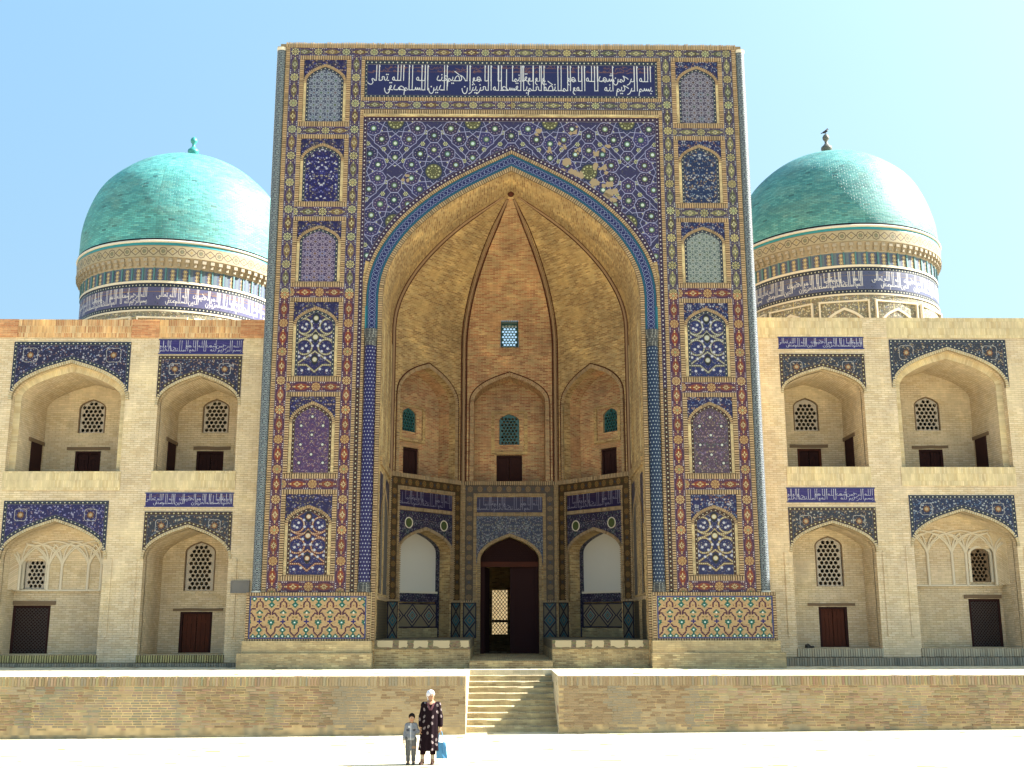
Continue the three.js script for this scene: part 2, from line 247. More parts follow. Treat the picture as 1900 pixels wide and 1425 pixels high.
// ten-pointed star net of the arch spandrels; one lattice cell of 2.87 x 3.95 m
{
  const W = 860, Hh = 1184, k = W / 5.74, ctr = []; for (let j = 0; j <= 4; j++) for (let i = 0; i <= 4; i++) if ((i + j) % 2 === 0) ctr.push([i * W / 4, j * Hh / 4]);
  const map = canvasTex(W, Hh, 5.74, 7.9, (c) => {
    c.fillStyle = '#3c3660'; c.fillRect(0, 0, W, Hh);
    for (let i = 0; i < 7200; i++) dot(c, rnd() * W, rnd() * Hh, rr(1, 2.6), ['#565c60', '#6a6450', '#3a4070', '#5a4a6a', '#2c2c58', '#7a7264'][Math.floor(rnd() * 6)]);
    c.lineWidth = 3.8; c.strokeStyle = '#b2b2d8'; const cell = (X, Y, t, q, tip) => { const P = (r, u) => [X + k * q * (r * Math.cos(t) - u * Math.sin(t)), Y + k * q * (r * Math.sin(t) + u * Math.cos(t))]; c.beginPath(); for (const [r, u] of [[-tip, 0], [-0.16, 0.255], [0.09, 0.27], [0.28, 0.13], [0.28, -0.13], [0.09, -0.27], [-0.16, -0.255]]) c.lineTo(...P(r, u)); c.closePath(); c.fillStyle = jit('#3e345e', 0.16); c.fill(); c.stroke(); for (let j = 0; j < 11; j++) dot(c, X + 0.19 * k * q * Math.cos(j * 0.571), Y + 0.19 * k * q * Math.sin(j * 0.571), 2.6, j % 2 ? '#b8a0a4' : '#d6cada'); dot(c, X, Y, 0.11 * k * q, jit('#5a6a4c', 0.25)); dot(c, X, Y, 0.062 * k * q, jit('#d6e6dc', 0.12)); };
    const flower = (X, Y) => { dot(c, X, Y, 13, '#54584a'); for (let i = 0; i < 6; i++) dot(c, X + 9.5 * Math.cos(i * 1.047), Y + 9.5 * Math.sin(i * 1.047), 3.8, '#d9d6a8'); dot(c, X, Y, 3, '#d9d6a8'); };
    for (const [x, y] of ctr) for (const s of [-1, 1]) { cell(x, y + s * 1.43 * k, s * Math.PI / 2 + Math.PI, 1, 0.34); for (const [fx, fy] of [[0.42, 1.1], [-0.42, 1.1], [1.12, 0.42], [-1.12, 0.42]]) flower(x + fx * k, y + s * fy * k); for (const [fx, fy] of [[1.43, 0.22], [1.43, 0.6]]) for (const q of [-1, 1]) dot(c, x + q * fx * k, y + s * fy * k, 4.4, '#cfcdb0'); c.beginPath(); for (const q of [-1, 1]) { c.moveTo(x + q * 0.28 * k, y + s * 1.6 * k); c.lineTo(x + q * 1.43 * k, y + s * 0.35 * k); c.moveTo(x + q * 1.15 * k, y + s * 0.1 * k); c.lineTo(x + q * 1.43 * k, y + s * 0.35 * k); } c.stroke(); }
    for (const [x, y] of ctr) {
      for (let i = 0; i < 10; i++) { const t = Math.PI / 2 + i * Math.PI / 5; cell(x + 0.86 * k * Math.cos(t), y + 0.86 * k * Math.sin(t), t, 1, 0.37); const t2 = t + Math.PI / 10; dot(c, x + 0.62 * k * Math.cos(t2), y + 0.62 * k * Math.sin(t2), 4.2, '#d9d6b4'); }
      c.beginPath(); for (let i = 0; i <= 20; i++) { const t = i * Math.PI / 10 + Math.PI / 2, R = k * (i % 2 ? 0.40 : 0.49); c.lineTo(x + R * Math.cos(t), y + R * Math.sin(t)); } c.fillStyle = '#30345a'; c.fill(); c.stroke(); for (let i = 0; i < 20; i++) dot(c, x + 0.38 * k * Math.cos(i * 0.314), y + 0.38 * k * Math.sin(i * 0.314), 2.4, '#a895ac');
      dot(c, x, y, 0.30 * k, '#62603e'); for (let i = 0; i < 10; i++) { const t = i * 0.628; dot(c, x + 0.22 * k * Math.cos(t), y + 0.22 * k * Math.sin(t), 5, '#d6d3a0'); dot(c, x + 0.12 * k * Math.cos(t + 0.3), y + 0.12 * k * Math.sin(t + 0.3), 2.6, '#b9b37e'); }
    }
    speckle(c, W, Hh, 0.1);
  });
  M.stars = glaze(map);
}
// ---- calligraphy: a small stroke alphabet, drawn right to left
const JOINLESS = new Set('اأدذرزو');
function glyph(o, ch, x, pj, nj, H) {   // o.s(points) strokes a smooth line, o.d(x, y) sets a dot; returns the width used
  const S = (pts) => o.s(pts.map(([a, b]) => [x - a, b])), D = (a, b) => o.d(x - a, b);
  const bowl = (a0, w, dp) => S([[a0, 0.9], [a0 + 0.1, -dp * 0.5], [a0 + w * 0.5, -dp], [a0 + w * 0.95, -dp * 0.4], [a0 + w, 0.7]]);
  switch (ch) {
    case 'ا': if (pj) S([[0, 0], [0.7, 0]]); S([[0.7, 0], [0.7, H]]); S([[0.7, H], [0.35, H - 0.5]]); return 1.4;
    case 'ل': S([[pj ? 0 : 0.6, 0], [0.6, 0]]); S([[0.6, H], [0.6, 0.4], [0.9, 0], [1.5, 0]]); if (!nj) { S([[1.2, 0], [1.5, -1.2], [2.6, -1.5], [3.3, -0.4]]); return 3.6; } return 1.5;
    case 'ب': case 'ت': case 'ن': case 'ي': case 'ئ': {
      const dots = { 'ب': [[0, -1]], 'ت': [[-0.4, 2.4], [0.4, 2.4]], 'ن': [[0, 2.4]], 'ي': [[-0.4, -1], [0.4, -1]], 'ئ': [[0, 2.4]] }[ch];
      if (nj) { S([[0, 0], [0.6, 0]]); S([[0.7, 1.5], [0.75, 0.2], [1.6, 0]]); for (const [a, b] of dots) D(0.8 + a, b); return 1.6; }
      if (ch === 'ب' || ch === 'ت') { S([[0, pj ? 0 : 1.2], [0.4, 0], [2.4, -0.4], [4.2, 0.1], [4.4, 1.2]]); for (const [a, b] of dots) D(2.2 + a, b); return 4.8; }
      if (ch === 'ي') { S([[0, 0.2], [1.0, 1.0], [1.4, 0.4], [0.6, -0.8], [1.6, -1.8], [3.6, -1.0], [3.8, 0.3]]); return 4.1; }
      if (pj) S([[0, 0], [0.6, 0]]); bowl(0.6, 2.6, 1.6); D(1.9, 1.4); return 3.6;
    }
    case 'ح': case 'ج': case 'خ': S([[0, pj ? 0 : 1.0], [0.6, 1.6], [2.4, 2.2]]); S([[2.4, 2.2], [1.2, 0.6], [nj ? 2.4 : 0.6, nj ? 0 : -1]]); if (!nj) { S([[0.6, -1], [1.4, -2.3], [3.2, -1.9]]); } return 2.6;
    case 'د': case 'ذ': S([[0, pj ? 0 : 0], [0.4, 0.2]]); S([[0.9, 1.9], [1.5, 0.9], [1.5, 0.1], [0.3, 0]]); if (ch === 'ذ') D(0.8, 2.8); return 2.0;
    case 'ر': case 'ز': if (pj) S([[0, 0], [0.5, 0]]); S([[0.5, 1.1], [0.9, 0], [1.6, -1.1], [2.6, -1.4]]); if (ch === 'ز') D(0.8, 2.2); return 2.1;
    case 'س': case 'ش': S([[0, 0], [0.3, 1.2], [0.5, 0.1], [1.1, 0.1], [1.3, 1.2], [1.5, 0.1], [2.1, 0.1], [2.3, 1.4], [2.5, 0], [3.3, 0]]); if (ch === 'ش') { D(1.0, 2.4); D(1.8, 2.4); D(1.4, 3.1); } if (!nj) { bowl(2.5, 2.6, 1.6); return 5.4; } return 3.3;
    case 'ص': case 'ض': S([[0, 0], [0.6, 1.0], [2.0, 1.7], [2.9, 0.9], [2.2, 0], [0.3, 0]]); S([[2.5, 0], [3.1, 0.2], [3.1, 1.2], [3.3, 0], [4, 0]]); if (!nj) { bowl(3.2, 2.4, 1.5); return 5.9; } return 4;
    case 'ط': case 'ظ': S([[0, 0], [0.6, 1.0], [2.0, 1.7], [2.9, 0.9], [2.2, 0], [0, 0]]); S([[0.6, H * 0.85], [0.7, 0.4]]); S([[2.2, 0], [3.5, 0]]); return 3.5;
    case 'ع': case 'غ': if (pj) { S([[0, 0], [0.7, 0.3], [0.4, 1.5], [1.9, 1.5], [1.3, 0.2], [2.2, 0]]); } else { S([[0.4, 1.7], [1.3, 2.2], [2.1, 1.4], [1.2, 0.7], [0.6, 0.2], [2.4, 0]]); } if (!nj) { S([[1.0, 0.2], [0.8, -1.2], [2, -2], [3.2, -1.6]]); return 3.2; } return 2.4;
    case 'ف': case 'ق': S([[0, 0], [1.3, 0.1], [1.6, 1.2], [0.9, 1.9], [0.5, 1.2], [1.5, 0.4], [2.2, 0]]); D(0.6, 2.9); if (ch === 'ق') D(1.4, 2.9); if (!nj) { bowl(1.4, 2.6, 1.6); return 4.3; } return 2.2;
    case 'ك': S([[0, 0], [2.6, 0]]); S([[0.2, 0.2], [0.4, 2.4], [2.4, 1.4], [2.6, 0]]); S([[0.4, 2.4], [2.6, 3.8]]); return 2.8;
    case 'م': S([[0, 0], [0.6, 1.0], [1.4, 0.7], [1.2, -0.3], [0.4, -0.2], [1.6, 0]]); if (!nj) { S([[1.3, 0], [1.7, -0.6], [1.7, -2.2]]); return 2.2; } return 1.7;
    case 'ه': case 'ة': if (nj) { S([[0, 0], [0.5, 1.5], [1.9, 1.6], [2, 0.2], [0.8, -0.4], [0.5, 0.5], [1.6, 0.8], [2.6, 0]]); return 2.6; } S([[0, 0], [0.7, 0], [0.8, 1.7], [1.9, 0.8], [1.4, 0], [0.6, 0.2]]); if (ch === 'ة') { D(0.8, 2.6); D(1.6, 2.6); } return 2.3;
    case 'و': S([[0, 0], [0.7, 0], [1.4, 0.5], [1.0, 1.4], [0.4, 0.9], [1.3, 0], [1.6, -0.9], [0.6, -1.5]]); return 2.0;
    case 'ى': S([[0, 0.2], [1.0, 1.0], [1.4, 0.4], [0.6, -0.8], [1.6, -1.8], [3.6, -1.0], [3.8, 0.3]]); return 4.1;
    case 'ـ': S([[0, 0], [3, 0]]); return 3;
    default: return 1.2;
  }
}
function word(o, w, x, H) { let u = 0; for (let i = 0; i < w.length; i++) { const pj = i > 0 && !JOINLESS.has(w[i - 1]) && w[i - 1] !== ' ', nj = i < w.length - 1 && !JOINLESS.has(w[i]) && w[i + 1] !== ' ' && w[i] !== ' '; u += glyph(o, w[i], x - u, pj, nj, H); } return u; }
const NIL = { s() {}, d() {} };
function script(c, X0, X1, Y0, Y1, columns, ink, pen) {   // columns: [lower word, upper word] from the right; Y0 top, Y1 bottom in pixels
  const wid = columns.map(([a, b]) => Math.max(word(NIL, a, 0, 6), word(NIL, b, 0, 6)) * 0.9 + 0.3), tot = wid.reduce((s, v) => s + v, 0), ux = (X1 - X0) / tot, hgt = Y1 - Y0, uy = hgt / 13;
  c.strokeStyle = ink; c.fillStyle = ink; c.lineJoin = 'round'; c.lineCap = 'round';
  const pens = (base) => ({
    s(p) { const q = p.map(([a, b]) => [X1 + a * ux, base - b * uy]); c.lineWidth = pen; c.beginPath(); c.moveTo(...q[0]); if (q.length === 2) c.lineTo(...q[1]); else { for (let i = 1; i < q.length - 1; i++) { const e = i === q.length - 2 ? q[i + 1] : [(q[i][0] + q[i + 1][0]) / 2, (q[i][1] + q[i + 1][1]) / 2]; c.quadraticCurveTo(q[i][0], q[i][1], e[0], e[1]); } } c.stroke(); },
    d(a, b) { const x = X1 + a * ux, y = base - b * uy; c.beginPath(); c.moveTo(x, y - pen); c.lineTo(x + pen, y); c.lineTo(x, y + pen); c.lineTo(x - pen, y); c.fill(); },
  });
  let x = 0; columns.forEach(([a, b], i) => { word(pens(Y1 - uy * 2.6), a, x - 0.1, 10); word(pens(Y1 - uy * 6.4), b, x - 0.2, 6.2); x -= wid[i]; });
}
const VERSE = [['بسم', 'الله'], ['الرحيم', 'الرحمن'], ['انه', 'شهد'], ['لا', 'الله'], ['اله', 'الا'], ['والملائكة', 'هو'], ['العلم', 'واولو'], ['بالقسط', 'قائما'], ['اله', 'لا'], ['العزيز', 'الا هو'], ['ان', 'الحكيم'], ['الدين', 'عند'], ['الاسلام', 'الله'], ['صدق', 'الله تعالى']];
const calliTex = (w, h, cols, bg, ink, pen, top, sx = 1, sy = 1) => canvasTex(w, h, sx, sy, (c) => {
  c.fillStyle = bg; c.fillRect(0, 0, w, h);
  for (let i = 0; i < w * h / 420; i++) dot(c, rnd() * w, rnd() * h, rr(0.8, 2.2), ['#26305e', '#4a3a50', '#3a4a58', '#1a2050'][Math.floor(rnd() * 4)]);
  if (top) { c.globalAlpha = 0.85; script(c, w * 0.01, w * 0.99, -h * 0.10, h * 0.30, cols.map(([a, b]) => [b, a]), top, Math.max(1, pen * 0.55)); c.globalAlpha = 1; c.fillStyle = top; c.fillRect(0, h * 0.23, w, 1.4); }
  script(c, w * 0.008, w * 0.992, -h * 0.02, h * 1.04, cols, ink, pen); speckle(c, w, h, 0.08);
});
M.verse = glaze(calliTex(2000, 216, VERSE, '#2a2c62', '#f0f0f6', 6.0, '#a06a54'));
M.wingScript = glaze(calliTex(640, 96, VERSE.slice(0, 7), '#3c3280', '#e6e6f2', 3.2, '#6a5f9e'));
M.wingScript2 = glaze(calliTex(640, 96, VERSE.slice(6, 14), '#3a327c', '#e4e4f0', 3.2, '#8e6a58'));
M.innerScript = glaze(calliTex(520, 120, VERSE.slice(3, 8), '#2c2450', '#b4b0c4', 2.8, '#74484e'));
M.drumScript = glaze(calliTex(2048, 64, [...VERSE, ...VERSE.slice(2), ...VERSE.slice(1), ...VERSE.slice(4), ...VERSE], '#5c5c84', '#ece6e0', 1.9, '#a8794a', 1, 1), { color: GL, roughness: 0.6 });
M.drumScript2 = glaze(calliTex(2048, 64, [...VERSE.slice(4), ...VERSE, ...VERSE.slice(3), ...VERSE, ...VERSE.slice(2)], '#525a80', '#ece8e2', 1.9, '#8a7660', 1, 1), { color: GL, roughness: 0.6 });

// ---- the six arched tile pictures of the pylons (uv 0..1 over the field)
const field = (w, h, draw) => glaze(canvasTex(w, h, 1, 1, (c) => { draw(c, w, h); speckle(c, w, h, 0.12); }));
function starLattice(c, w, h, bg, alt, line, cen) {
  c.fillStyle = bg; c.fillRect(0, 0, w, h); const n = 6, s = w / n; c.strokeStyle = line;
  for (let j = -1; j * s < h + s; j++) for (let i = -1; i <= n; i++) {
    const x = (i + 0.5) * s, y = (j + 0.5) * s, big = (j % 2 === 0) && (i % 2 === 0); if ((j % 4 === 0) && i % 2) { c.fillStyle = alt; c.fillRect(x - s * 0.42, y - s * 0.42, s * 0.84, s * 0.84); }
    c.lineWidth = s * 0.09; const R = big ? s * 0.62 : s * 0.46; for (let q = 0; q < 8; q++) { const a = q * 0.7854 + (big ? 0 : 0.39); c.beginPath(); c.moveTo(x + R * 0.35 * Math.cos(a), y + R * 0.35 * Math.sin(a)); c.lineTo(x + R * Math.cos(a), y + R * Math.sin(a)); c.lineTo(x + R * 0.7 * Math.cos(a + 0.5), y + R * 0.7 * Math.sin(a + 0.5)); c.stroke(); }
    dot(c, x, y, R * 0.42, line); dot(c, x, y, R * 0.3, cen[(i + j + 8) % cen.length]);
  }
}
M.f1 = field(300, 460, (c, w, h) => starLattice(c, w, h, '#54566e', '#20305e', '#aab2c0', ['#5c6a50', '#6a5a66', '#50685e']));
M.f1r = field(300, 460, (c, w, h) => starLattice(c, w, h, '#564a5e', '#24405e', '#aaa6b4', ['#5a4440', '#4c5a52', '#6a5048']));
M.f3 = field(300, 460, (c, w, h) => starLattice(c, w, h, '#544266', '#2c3c7c', '#ae9fb8', ['#6a5040', '#4a4058', '#7a5848']));
M.f3r = field(300, 460, (c, w, h) => starLattice(c, w, h, '#74807e', '#56685e', '#b4bab4', ['#5c6a50', '#4a5a60', '#6a6a58']));
function floral(c, w, h, bg, cols, n, big, whites) {
  c.fillStyle = bg; c.fillRect(0, 0, w, h); c.lineWidth = 1.6;
  for (let i = 0; i < n / 7; i++) { const x = rnd() * w, y = rnd() * h; c.strokeStyle = cols[i % cols.length]; c.beginPath(); c.arc(x, y, rr(8, 22), rnd() * 6, rnd() * 6 + 3); c.stroke(); c.beginPath(); c.arc(w - x, y, rr(8, 22), rnd() * 6, rnd() * 6 + 3); c.stroke(); }
  for (let i = 0; i < n; i++) { const x = rnd() * w * 0.5, y = rnd() * h, r = rr(1.5, big), k = cols[Math.floor(rnd() * cols.length)]; for (const X of [x, w - x]) { if (r > big * 0.6) { petals(c, X, y, 0, r, 6, r * 0.28, k, rnd()); dot(c, X, y, r * 0.35, whites); } else dot(c, X, y, r, k); } }
}
M.f2 = field(300, 420, (c, w, h) => { floral(c, w, h, '#23195c', ['#3b3a9a', '#5a56a0', '#4e4a54', '#6b5a4a', '#35307e', '#8a7a60'], 300, 9, '#d6d3de'); for (let i = 0; i < 26; i++) { const x = rnd() * w / 2, y = rnd() * h; for (const X of [x, w - x]) dot(c, X, y, 6.5, '#d0d0e4'); } });
M.f2r = field(300, 420, (c, w, h) => { floral(c, w, h, '#22305a', ['#3f5a80', '#b9b7c0', '#6a4e44', '#8a6a4e', '#2f4a78'], 300, 9, '#d6d3ce'); for (let i = 0; i < 34; i++) dot(c, rnd() * w, rnd() * h, 6, ['#c0b6b0', '#a08468'][i % 2]); });
function arabesque(c, w, h, bg, vine, pale) {
  c.fillStyle = bg; c.fillRect(0, 0, w, h); const both = (f) => { for (const q of [-1, 1]) f((u) => w / 2 + q * u * w / 2); };
  for (let i = 0; i < 170; i++) { const x = rnd() * w / 2, y = rnd() * h, k = rnd(); for (const X of [x, w - x]) { dot(c, X, y, 2 + 4 * k, k > 0.5 ? '#2c3a6a' : '#3a2c58'); } }
  c.lineCap = 'round'; c.lineJoin = 'round';
  const strokes = () => { both((X) => { c.beginPath(); c.arc(X(0.52), h * 0.27, w * 0.17, 0, 6.3); c.stroke(); c.beginPath(); c.arc(X(0.48), h * 0.575, w * 0.17, 0, 6.3); c.stroke(); c.beginPath(); c.moveTo(X(0), h * 0.04); c.quadraticCurveTo(X(0.35), h * 0.12, X(0.8), h * 0.2); c.quadraticCurveTo(X(0.95), h * 0.34, X(0.5), h * 0.4); c.quadraticCurveTo(X(0.1), h * 0.42, X(0), h * 0.33); c.moveTo(X(0), h * 0.36); c.quadraticCurveTo(X(0.3), h * 0.44, X(0.86), h * 0.48); c.moveTo(X(0), h * 0.64); c.lineTo(X(0.86), h * 0.84); c.lineTo(X(0.35), h * 0.84); c.lineTo(X(0), h * 0.94); c.moveTo(X(0.88), h * 0.5); c.lineTo(X(0.9), h * 0.72); c.stroke(); }); };
  for (let i = 0; i < 420; i++) { const x = rnd() * w / 2, y = rnd() * h, k = ['#b8a68a', '#8a86a8', '#a8705a', '#c8c6d4', '#5a6a86'][i % 5], r = rr(1.2, 3); for (const X of [x, w - x]) dot(c, X, y, r, k); }
  c.strokeStyle = '#2c2040'; c.lineWidth = w * 0.064; strokes(); c.strokeStyle = vine; c.lineWidth = w * 0.042; strokes(); c.setLineDash([1, w * 0.04]); c.strokeStyle = pale; c.lineWidth = w * 0.02; strokes(); c.setLineDash([]);
  for (let i = 0; i < 50; i++) { const t = i / 50 * 6.283; both((X) => { dot(c, X(0.52) + w * 0.17 * Math.cos(t * 2), h * 0.27 + w * 0.17 * Math.sin(t * 2), w * 0.014, pale); dot(c, X(0.48) + w * 0.17 * Math.cos(t * 2), h * 0.575 + w * 0.17 * Math.sin(t * 2), w * 0.014, pale); }); i += 6; }
  for (const [u, v] of [[0.42, 0.24], [0.6, 0.29], [0.48, 0.31], [0.4, 0.56], [0.56, 0.6], [0.9, 0.12], [0.7, 0.1], [0.2, 0.2], [0.22, 0.48], [0.9, 0.4], [0.75, 0.42], [0.25, 0.9], [0.55, 0.92], [0.8, 0.92], [0.9, 0.88], [0.2, 0.7], [0.7, 0.72], [0.45, 0.74], [0.16, 0.3], [0.9, 0.62], [0.75, 0.66], [0.12, 0.56], [0.3, 0.64]]) both((X) => { dot(c, X(u), v * h, w * 0.034, '#8f8ca8'); dot(c, X(u), v * h, w * 0.026, '#dcdae2'); });
  for (const [y, r] of [[0.15, 0.06], [0.43, 0.068], [0.76, 0.06]]) { c.fillStyle = '#22262a'; c.beginPath(); c.moveTo(w / 2, (y - 0.085) * h); c.quadraticCurveTo(w * 0.66, y * h, w / 2, (y + 0.085) * h); c.quadraticCurveTo(w * 0.34, y * h, w / 2, (y - 0.085) * h); c.fill(); dot(c, w / 2, y * h, r * w, vine); dot(c, w / 2, y * h, r * w * 0.74, pale); }
}
M.f4 = field(300, 460, (c, w, h) => arabesque(c, w, h, '#2a245c', '#988a68', '#dcd6c0'));
M.f4r = field(300, 460, (c, w, h) => arabesque(c, w, h, '#28306a', '#928a72', '#d6d6cc'));
M.f6 = field(300, 460, (c, w, h) => arabesque(c, w, h, '#2a2866', '#9c5c3a', '#e6d6bc'));
M.f6r = field(300, 460, (c, w, h) => arabesque(c, w, h, '#2a2e5e', '#a88c5c', '#e2dcc0'));
const purple = (bg, k) => field(300, 460, (c, w, h) => { floral(c, w, h, bg, ['#7a5a84', '#5e4464', k, '#8c6a78', '#4a3c6c', '#9a8468'], 520, 7, '#c8bac4'); for (let i = 0; i < 400; i++) dot(c, rnd() * w, rnd() * h, rr(1, 2.4), ['#c8bcc0', '#a8886a', '#86809c'][i % 3]); for (const [x, y] of [[0.5, 0.2], [0.5, 0.46], [0.5, 0.74], [0.26, 0.33], [0.74, 0.33], [0.26, 0.6], [0.74, 0.6], [0.24, 0.86], [0.76, 0.86]]) { petals(c, x * w, y * h, 0, 15, 8, 4, '#2a2034'); dot(c, x * w, y * h, 9, '#d0d4cc'); dot(c, x * w, y * h, 5, '#e8e8de'); } });
M.f5 = purple('#54386a', '#7a4a5a'); M.f5r = purple('#5a4658', '#46604e');
const corner = (bg, cols) => glaze(canvasTex(240, 120, 1.6, 0.8, (c, w, h) => { floral(c, w, h, bg, cols, 130, 7, '#d8d4d0'); speckle(c, w, h, 0.1); }));
M.corner = corner('#241e54', ['#4d4a4a', '#6a6684', '#6a5a44', '#35348a', '#8a6a58']); M.cornerR = corner('#22245a', ['#8a5238', '#b9b6c4', '#40485e', '#35508a']);
// ---- wing spandrels: scattered flowers (uv in metres)
const scatter = (bg, cols, n) => glaze(canvasTex(512, 384, 2.2, 1.65, (c, w, h) => { c.fillStyle = bg; c.fillRect(0, 0, w, h); for (let i = 0; i < n; i++) { const x = rnd() * w, y = rnd() * h, r = rr(2, 9), k = cols[Math.floor(rnd() * cols.length)]; if (r > 6) { petals(c, x, y, 0, r, 7, r * 0.26, k, rnd()); dot(c, x, y, r * 0.36, cols[1]); } else dot(c, x, y, r * 0.7, k); } c.lineWidth = 1.3; for (let i = 0; i < 90; i++) { c.strokeStyle = cols[Math.floor(rnd() * cols.length)]; c.beginPath(); c.arc(rnd() * w, rnd() * h, rr(5, 16), rnd() * 6, rnd() * 6 + 2); c.stroke(); } speckle(c, w, h, 0.1); }));
M.sp1 = scatter('#2b2a4e', ['#7c4a42', '#c6c4d2', '#a8a4bc', '#2f5a8c', '#8a5c48', '#3a3a88', '#b8b4c8'], 620);
M.sp2 = scatter('#30304e', ['#8a5a42', '#c9c6cc', '#9a98ac', '#4a4a6c', '#a87a50', '#2f5a80', '#7a4a46'], 640);
M.sp3 = scatter('#2a2862', ['#7a5a6a', '#c0bed8', '#4646a4', '#8a86c0', '#6a4a56', '#b0aed0'], 620);
M.sp4 = scatter('#3a3e4c', ['#a8845a', '#cfcabc', '#7c6a5c', '#4a648a', '#b09a72', '#2c4468', '#8a5c40'], 680);
M.sp5 = scatter('#283458', ['#3f6aa0', '#c4c8cc', '#54507c', '#2f5a8c', '#8a7a70', '#a8b0c0'], 680);
// ---- brick and tile mosaic of the pylon feet: unit squares, period 20 x 34
M.mosaic = glaze(canvasTex(400, 136 * 5, 0.787 * 4, 1.32, (c, w, h) => {
  const u = 5, vy = h / 34; c.fillStyle = '#b39468'; c.fillRect(0, 0, w, h); for (let i = 0; i < 1400; i++) { c.fillStyle = ['#a48662', '#b29672', '#9e805c'][i % 3]; c.fillRect(rnd() * w, Math.floor(rnd() * 68) * vy / 2, 12, vy * 0.45); }
  const P = '#3c1430', G = '#12564c', B = '#1a1660', Wt = '#dce6dc', R = (x, y, a, b, k) => { c.fillStyle = k; const e = 0.14; for (let q = -1; q < 5; q++) c.fillRect((x - e + q * 20) * u, (y - e) * vy, (a + 2 * e) * u, (b + 2 * e) * vy); };
  for (const s of [-1, 1]) { const X = (x, a) => 10 + (s > 0 ? x : -x - a);
    for (const [x, y, a, b] of [[0.8, 3.2, 1, 1], [1.8, 4.2, 1, 1], [2.1, 5.4, 1, 3.2], [3.6, 9.2, 3.4, 0.9], [7.2, 10.2, 1, 1], [8, 11.2, 1, 1], [6.4, 13, 3.2, 0.9], [8.6, 12.2, 0.9, 2.6], [5.6, 14.2, 1, 1], [4.8, 15.2, 1, 1], [3.6, 16.4, 0.9, 3.2], [0.8, 22.6, 1, 1], [1.6, 23.6, 1, 1], [2.6, 24.6, 3.2, 0.9], [6, 25.6, 0.9, 3.4], [6.6, 29.4, 1, 1], [7.4, 30.2, 1, 1], [8.4, 31.2, 1, 1]]) R(X(x, a), y, a, b, P); }
  R(9.6, 1, 0.9, 2.4, P); R(-0.4, 32, 0.9, 2, P); R(8, 20, 4, 0.9, B); R(9.6, 18.6, 0.9, 3.6, B);
  const fl = (x, y, r0) => { const r = r0 * 1.22; R(x - 0.5, y - r, 1, 2 * r, G); R(x - r, y - 0.5, 2 * r, 1, G); R(x - r * 0.62, y - r * 0.62, r * 1.24, r * 1.24, G); R(x - 0.6, y - 0.6, 1.2, 1.2, Wt); };
  fl(0, 1.4, 2); fl(5, 1.2, 1.7); fl(15, 1.2, 1.7); fl(0, 6.2, 2.1); R(-0.5, 2, 1, 4, G); for (const [x, y] of [[7.4, 12.4], [8.4, 11.6], [9.5, 10.6], [10.6, 11.6], [11.6, 12.4], [8.2, 15.6], [9, 16.2], [10, 16.2], [10.8, 15.6]]) R(x, y, 1.1, 1.1, G); R(9.6, 12.6, 0.9, 0.9, Wt);
  fl(0, 21.4, 2.3); R(-0.5, 22, 1, 4.6, G); R(-2.6, 19.4, 1, 1, G); R(1.6, 19.4, 1, 1, G); R(-2.2, 16.4, 1.4, 0.7, '#6a5a2c'); R(0.8, 16.4, 1.4, 0.7, '#6a5a2c'); fl(10, 27.6, 2.1); R(9.5, 29, 1, 4, G); fl(10, 32.8, 1.9); fl(5, 33, 1.6); fl(15, 33, 1.6);
  for (const x of [5, 15, 7, 13, 10]) R(x - 0.3, 6.6, 0.7, 0.7, '#7a4a2c');
  speckle(c, w, h, 0.08);
}), { roughness: 0.6, color: new THREE.Color().setRGB(0.8, 0.8, 0.8) });
// ---- net of the corner columns and dotted glaze of the inner columns
M.net = glaze(canvasTex(192, 288, 0.56, 0.84, (c, w, h) => { c.fillStyle = '#252b38'; c.fillRect(0, 0, w, h); for (let j = 0; j < 9; j++) for (let i = 0; i < 6; i++) { const x = (i + (j % 2) * 0.5 + 0.25) * 32, y = (j + 0.5) * 32, big = (i + j) % 3 === 0; for (const X of [x, x - w]) { c.strokeStyle = big ? '#d6dcda' : '#bcc6c8'; c.lineWidth = 2.6; c.beginPath(); for (let q = 0; q <= 12; q++) { const a = q * 0.5236, r = q % 2 ? 8 : 15; c.lineTo(X + r * Math.cos(a), y + r * Math.sin(a)); } c.stroke(); dot(c, X, y, 5, big ? '#2f6a78' : '#39435c'); dot(c, X, y, 2, '#cdd6d6'); } } speckle(c, w, h, 0.1); }), { roughness: 0.55, color: new THREE.Color().setRGB(0.8, 0.8, 0.78) });
const dotty = (bg, b2) => glaze(canvasTex(128, 128, 0.5, 0.5, (c, w, h) => { c.fillStyle = bg; c.fillRect(0, 0, w, h); for (let j = 0; j < 4; j++) for (let i = 0; i < 4; i++) { const x = (i + (j % 2) * 0.5 + 0.25) * 32, y = (j + 0.5) * 32; for (const X of [x, x - w]) { dot(c, X, y, 11, b2); ell(c, X, y, 4.6, 6.4, 0, '#c9cdd4'); dot(c, X, y, 2.4, '#f0f0f2'); dot(c, X + 16, y, 3, '#6d72a6'); dot(c, X + 16, y + 9, 2, '#50548c'); } } speckle(c, w, h, 0.1); }), { roughness: 0.3 });
M.dotty = dotty('#261f58', '#352e74'); M.dottyR = dotty('#243250', '#2c4c66'); M.capital = glaze(canvasTex(128, 128, 0.4, 0.4, (c, w, h) => { floral(c, w, h, '#4a4a4c', ['#8a8a86', '#b6b4a8', '#3c4450', '#6a645a'], 60, 9, '#d2d2cc'); }));
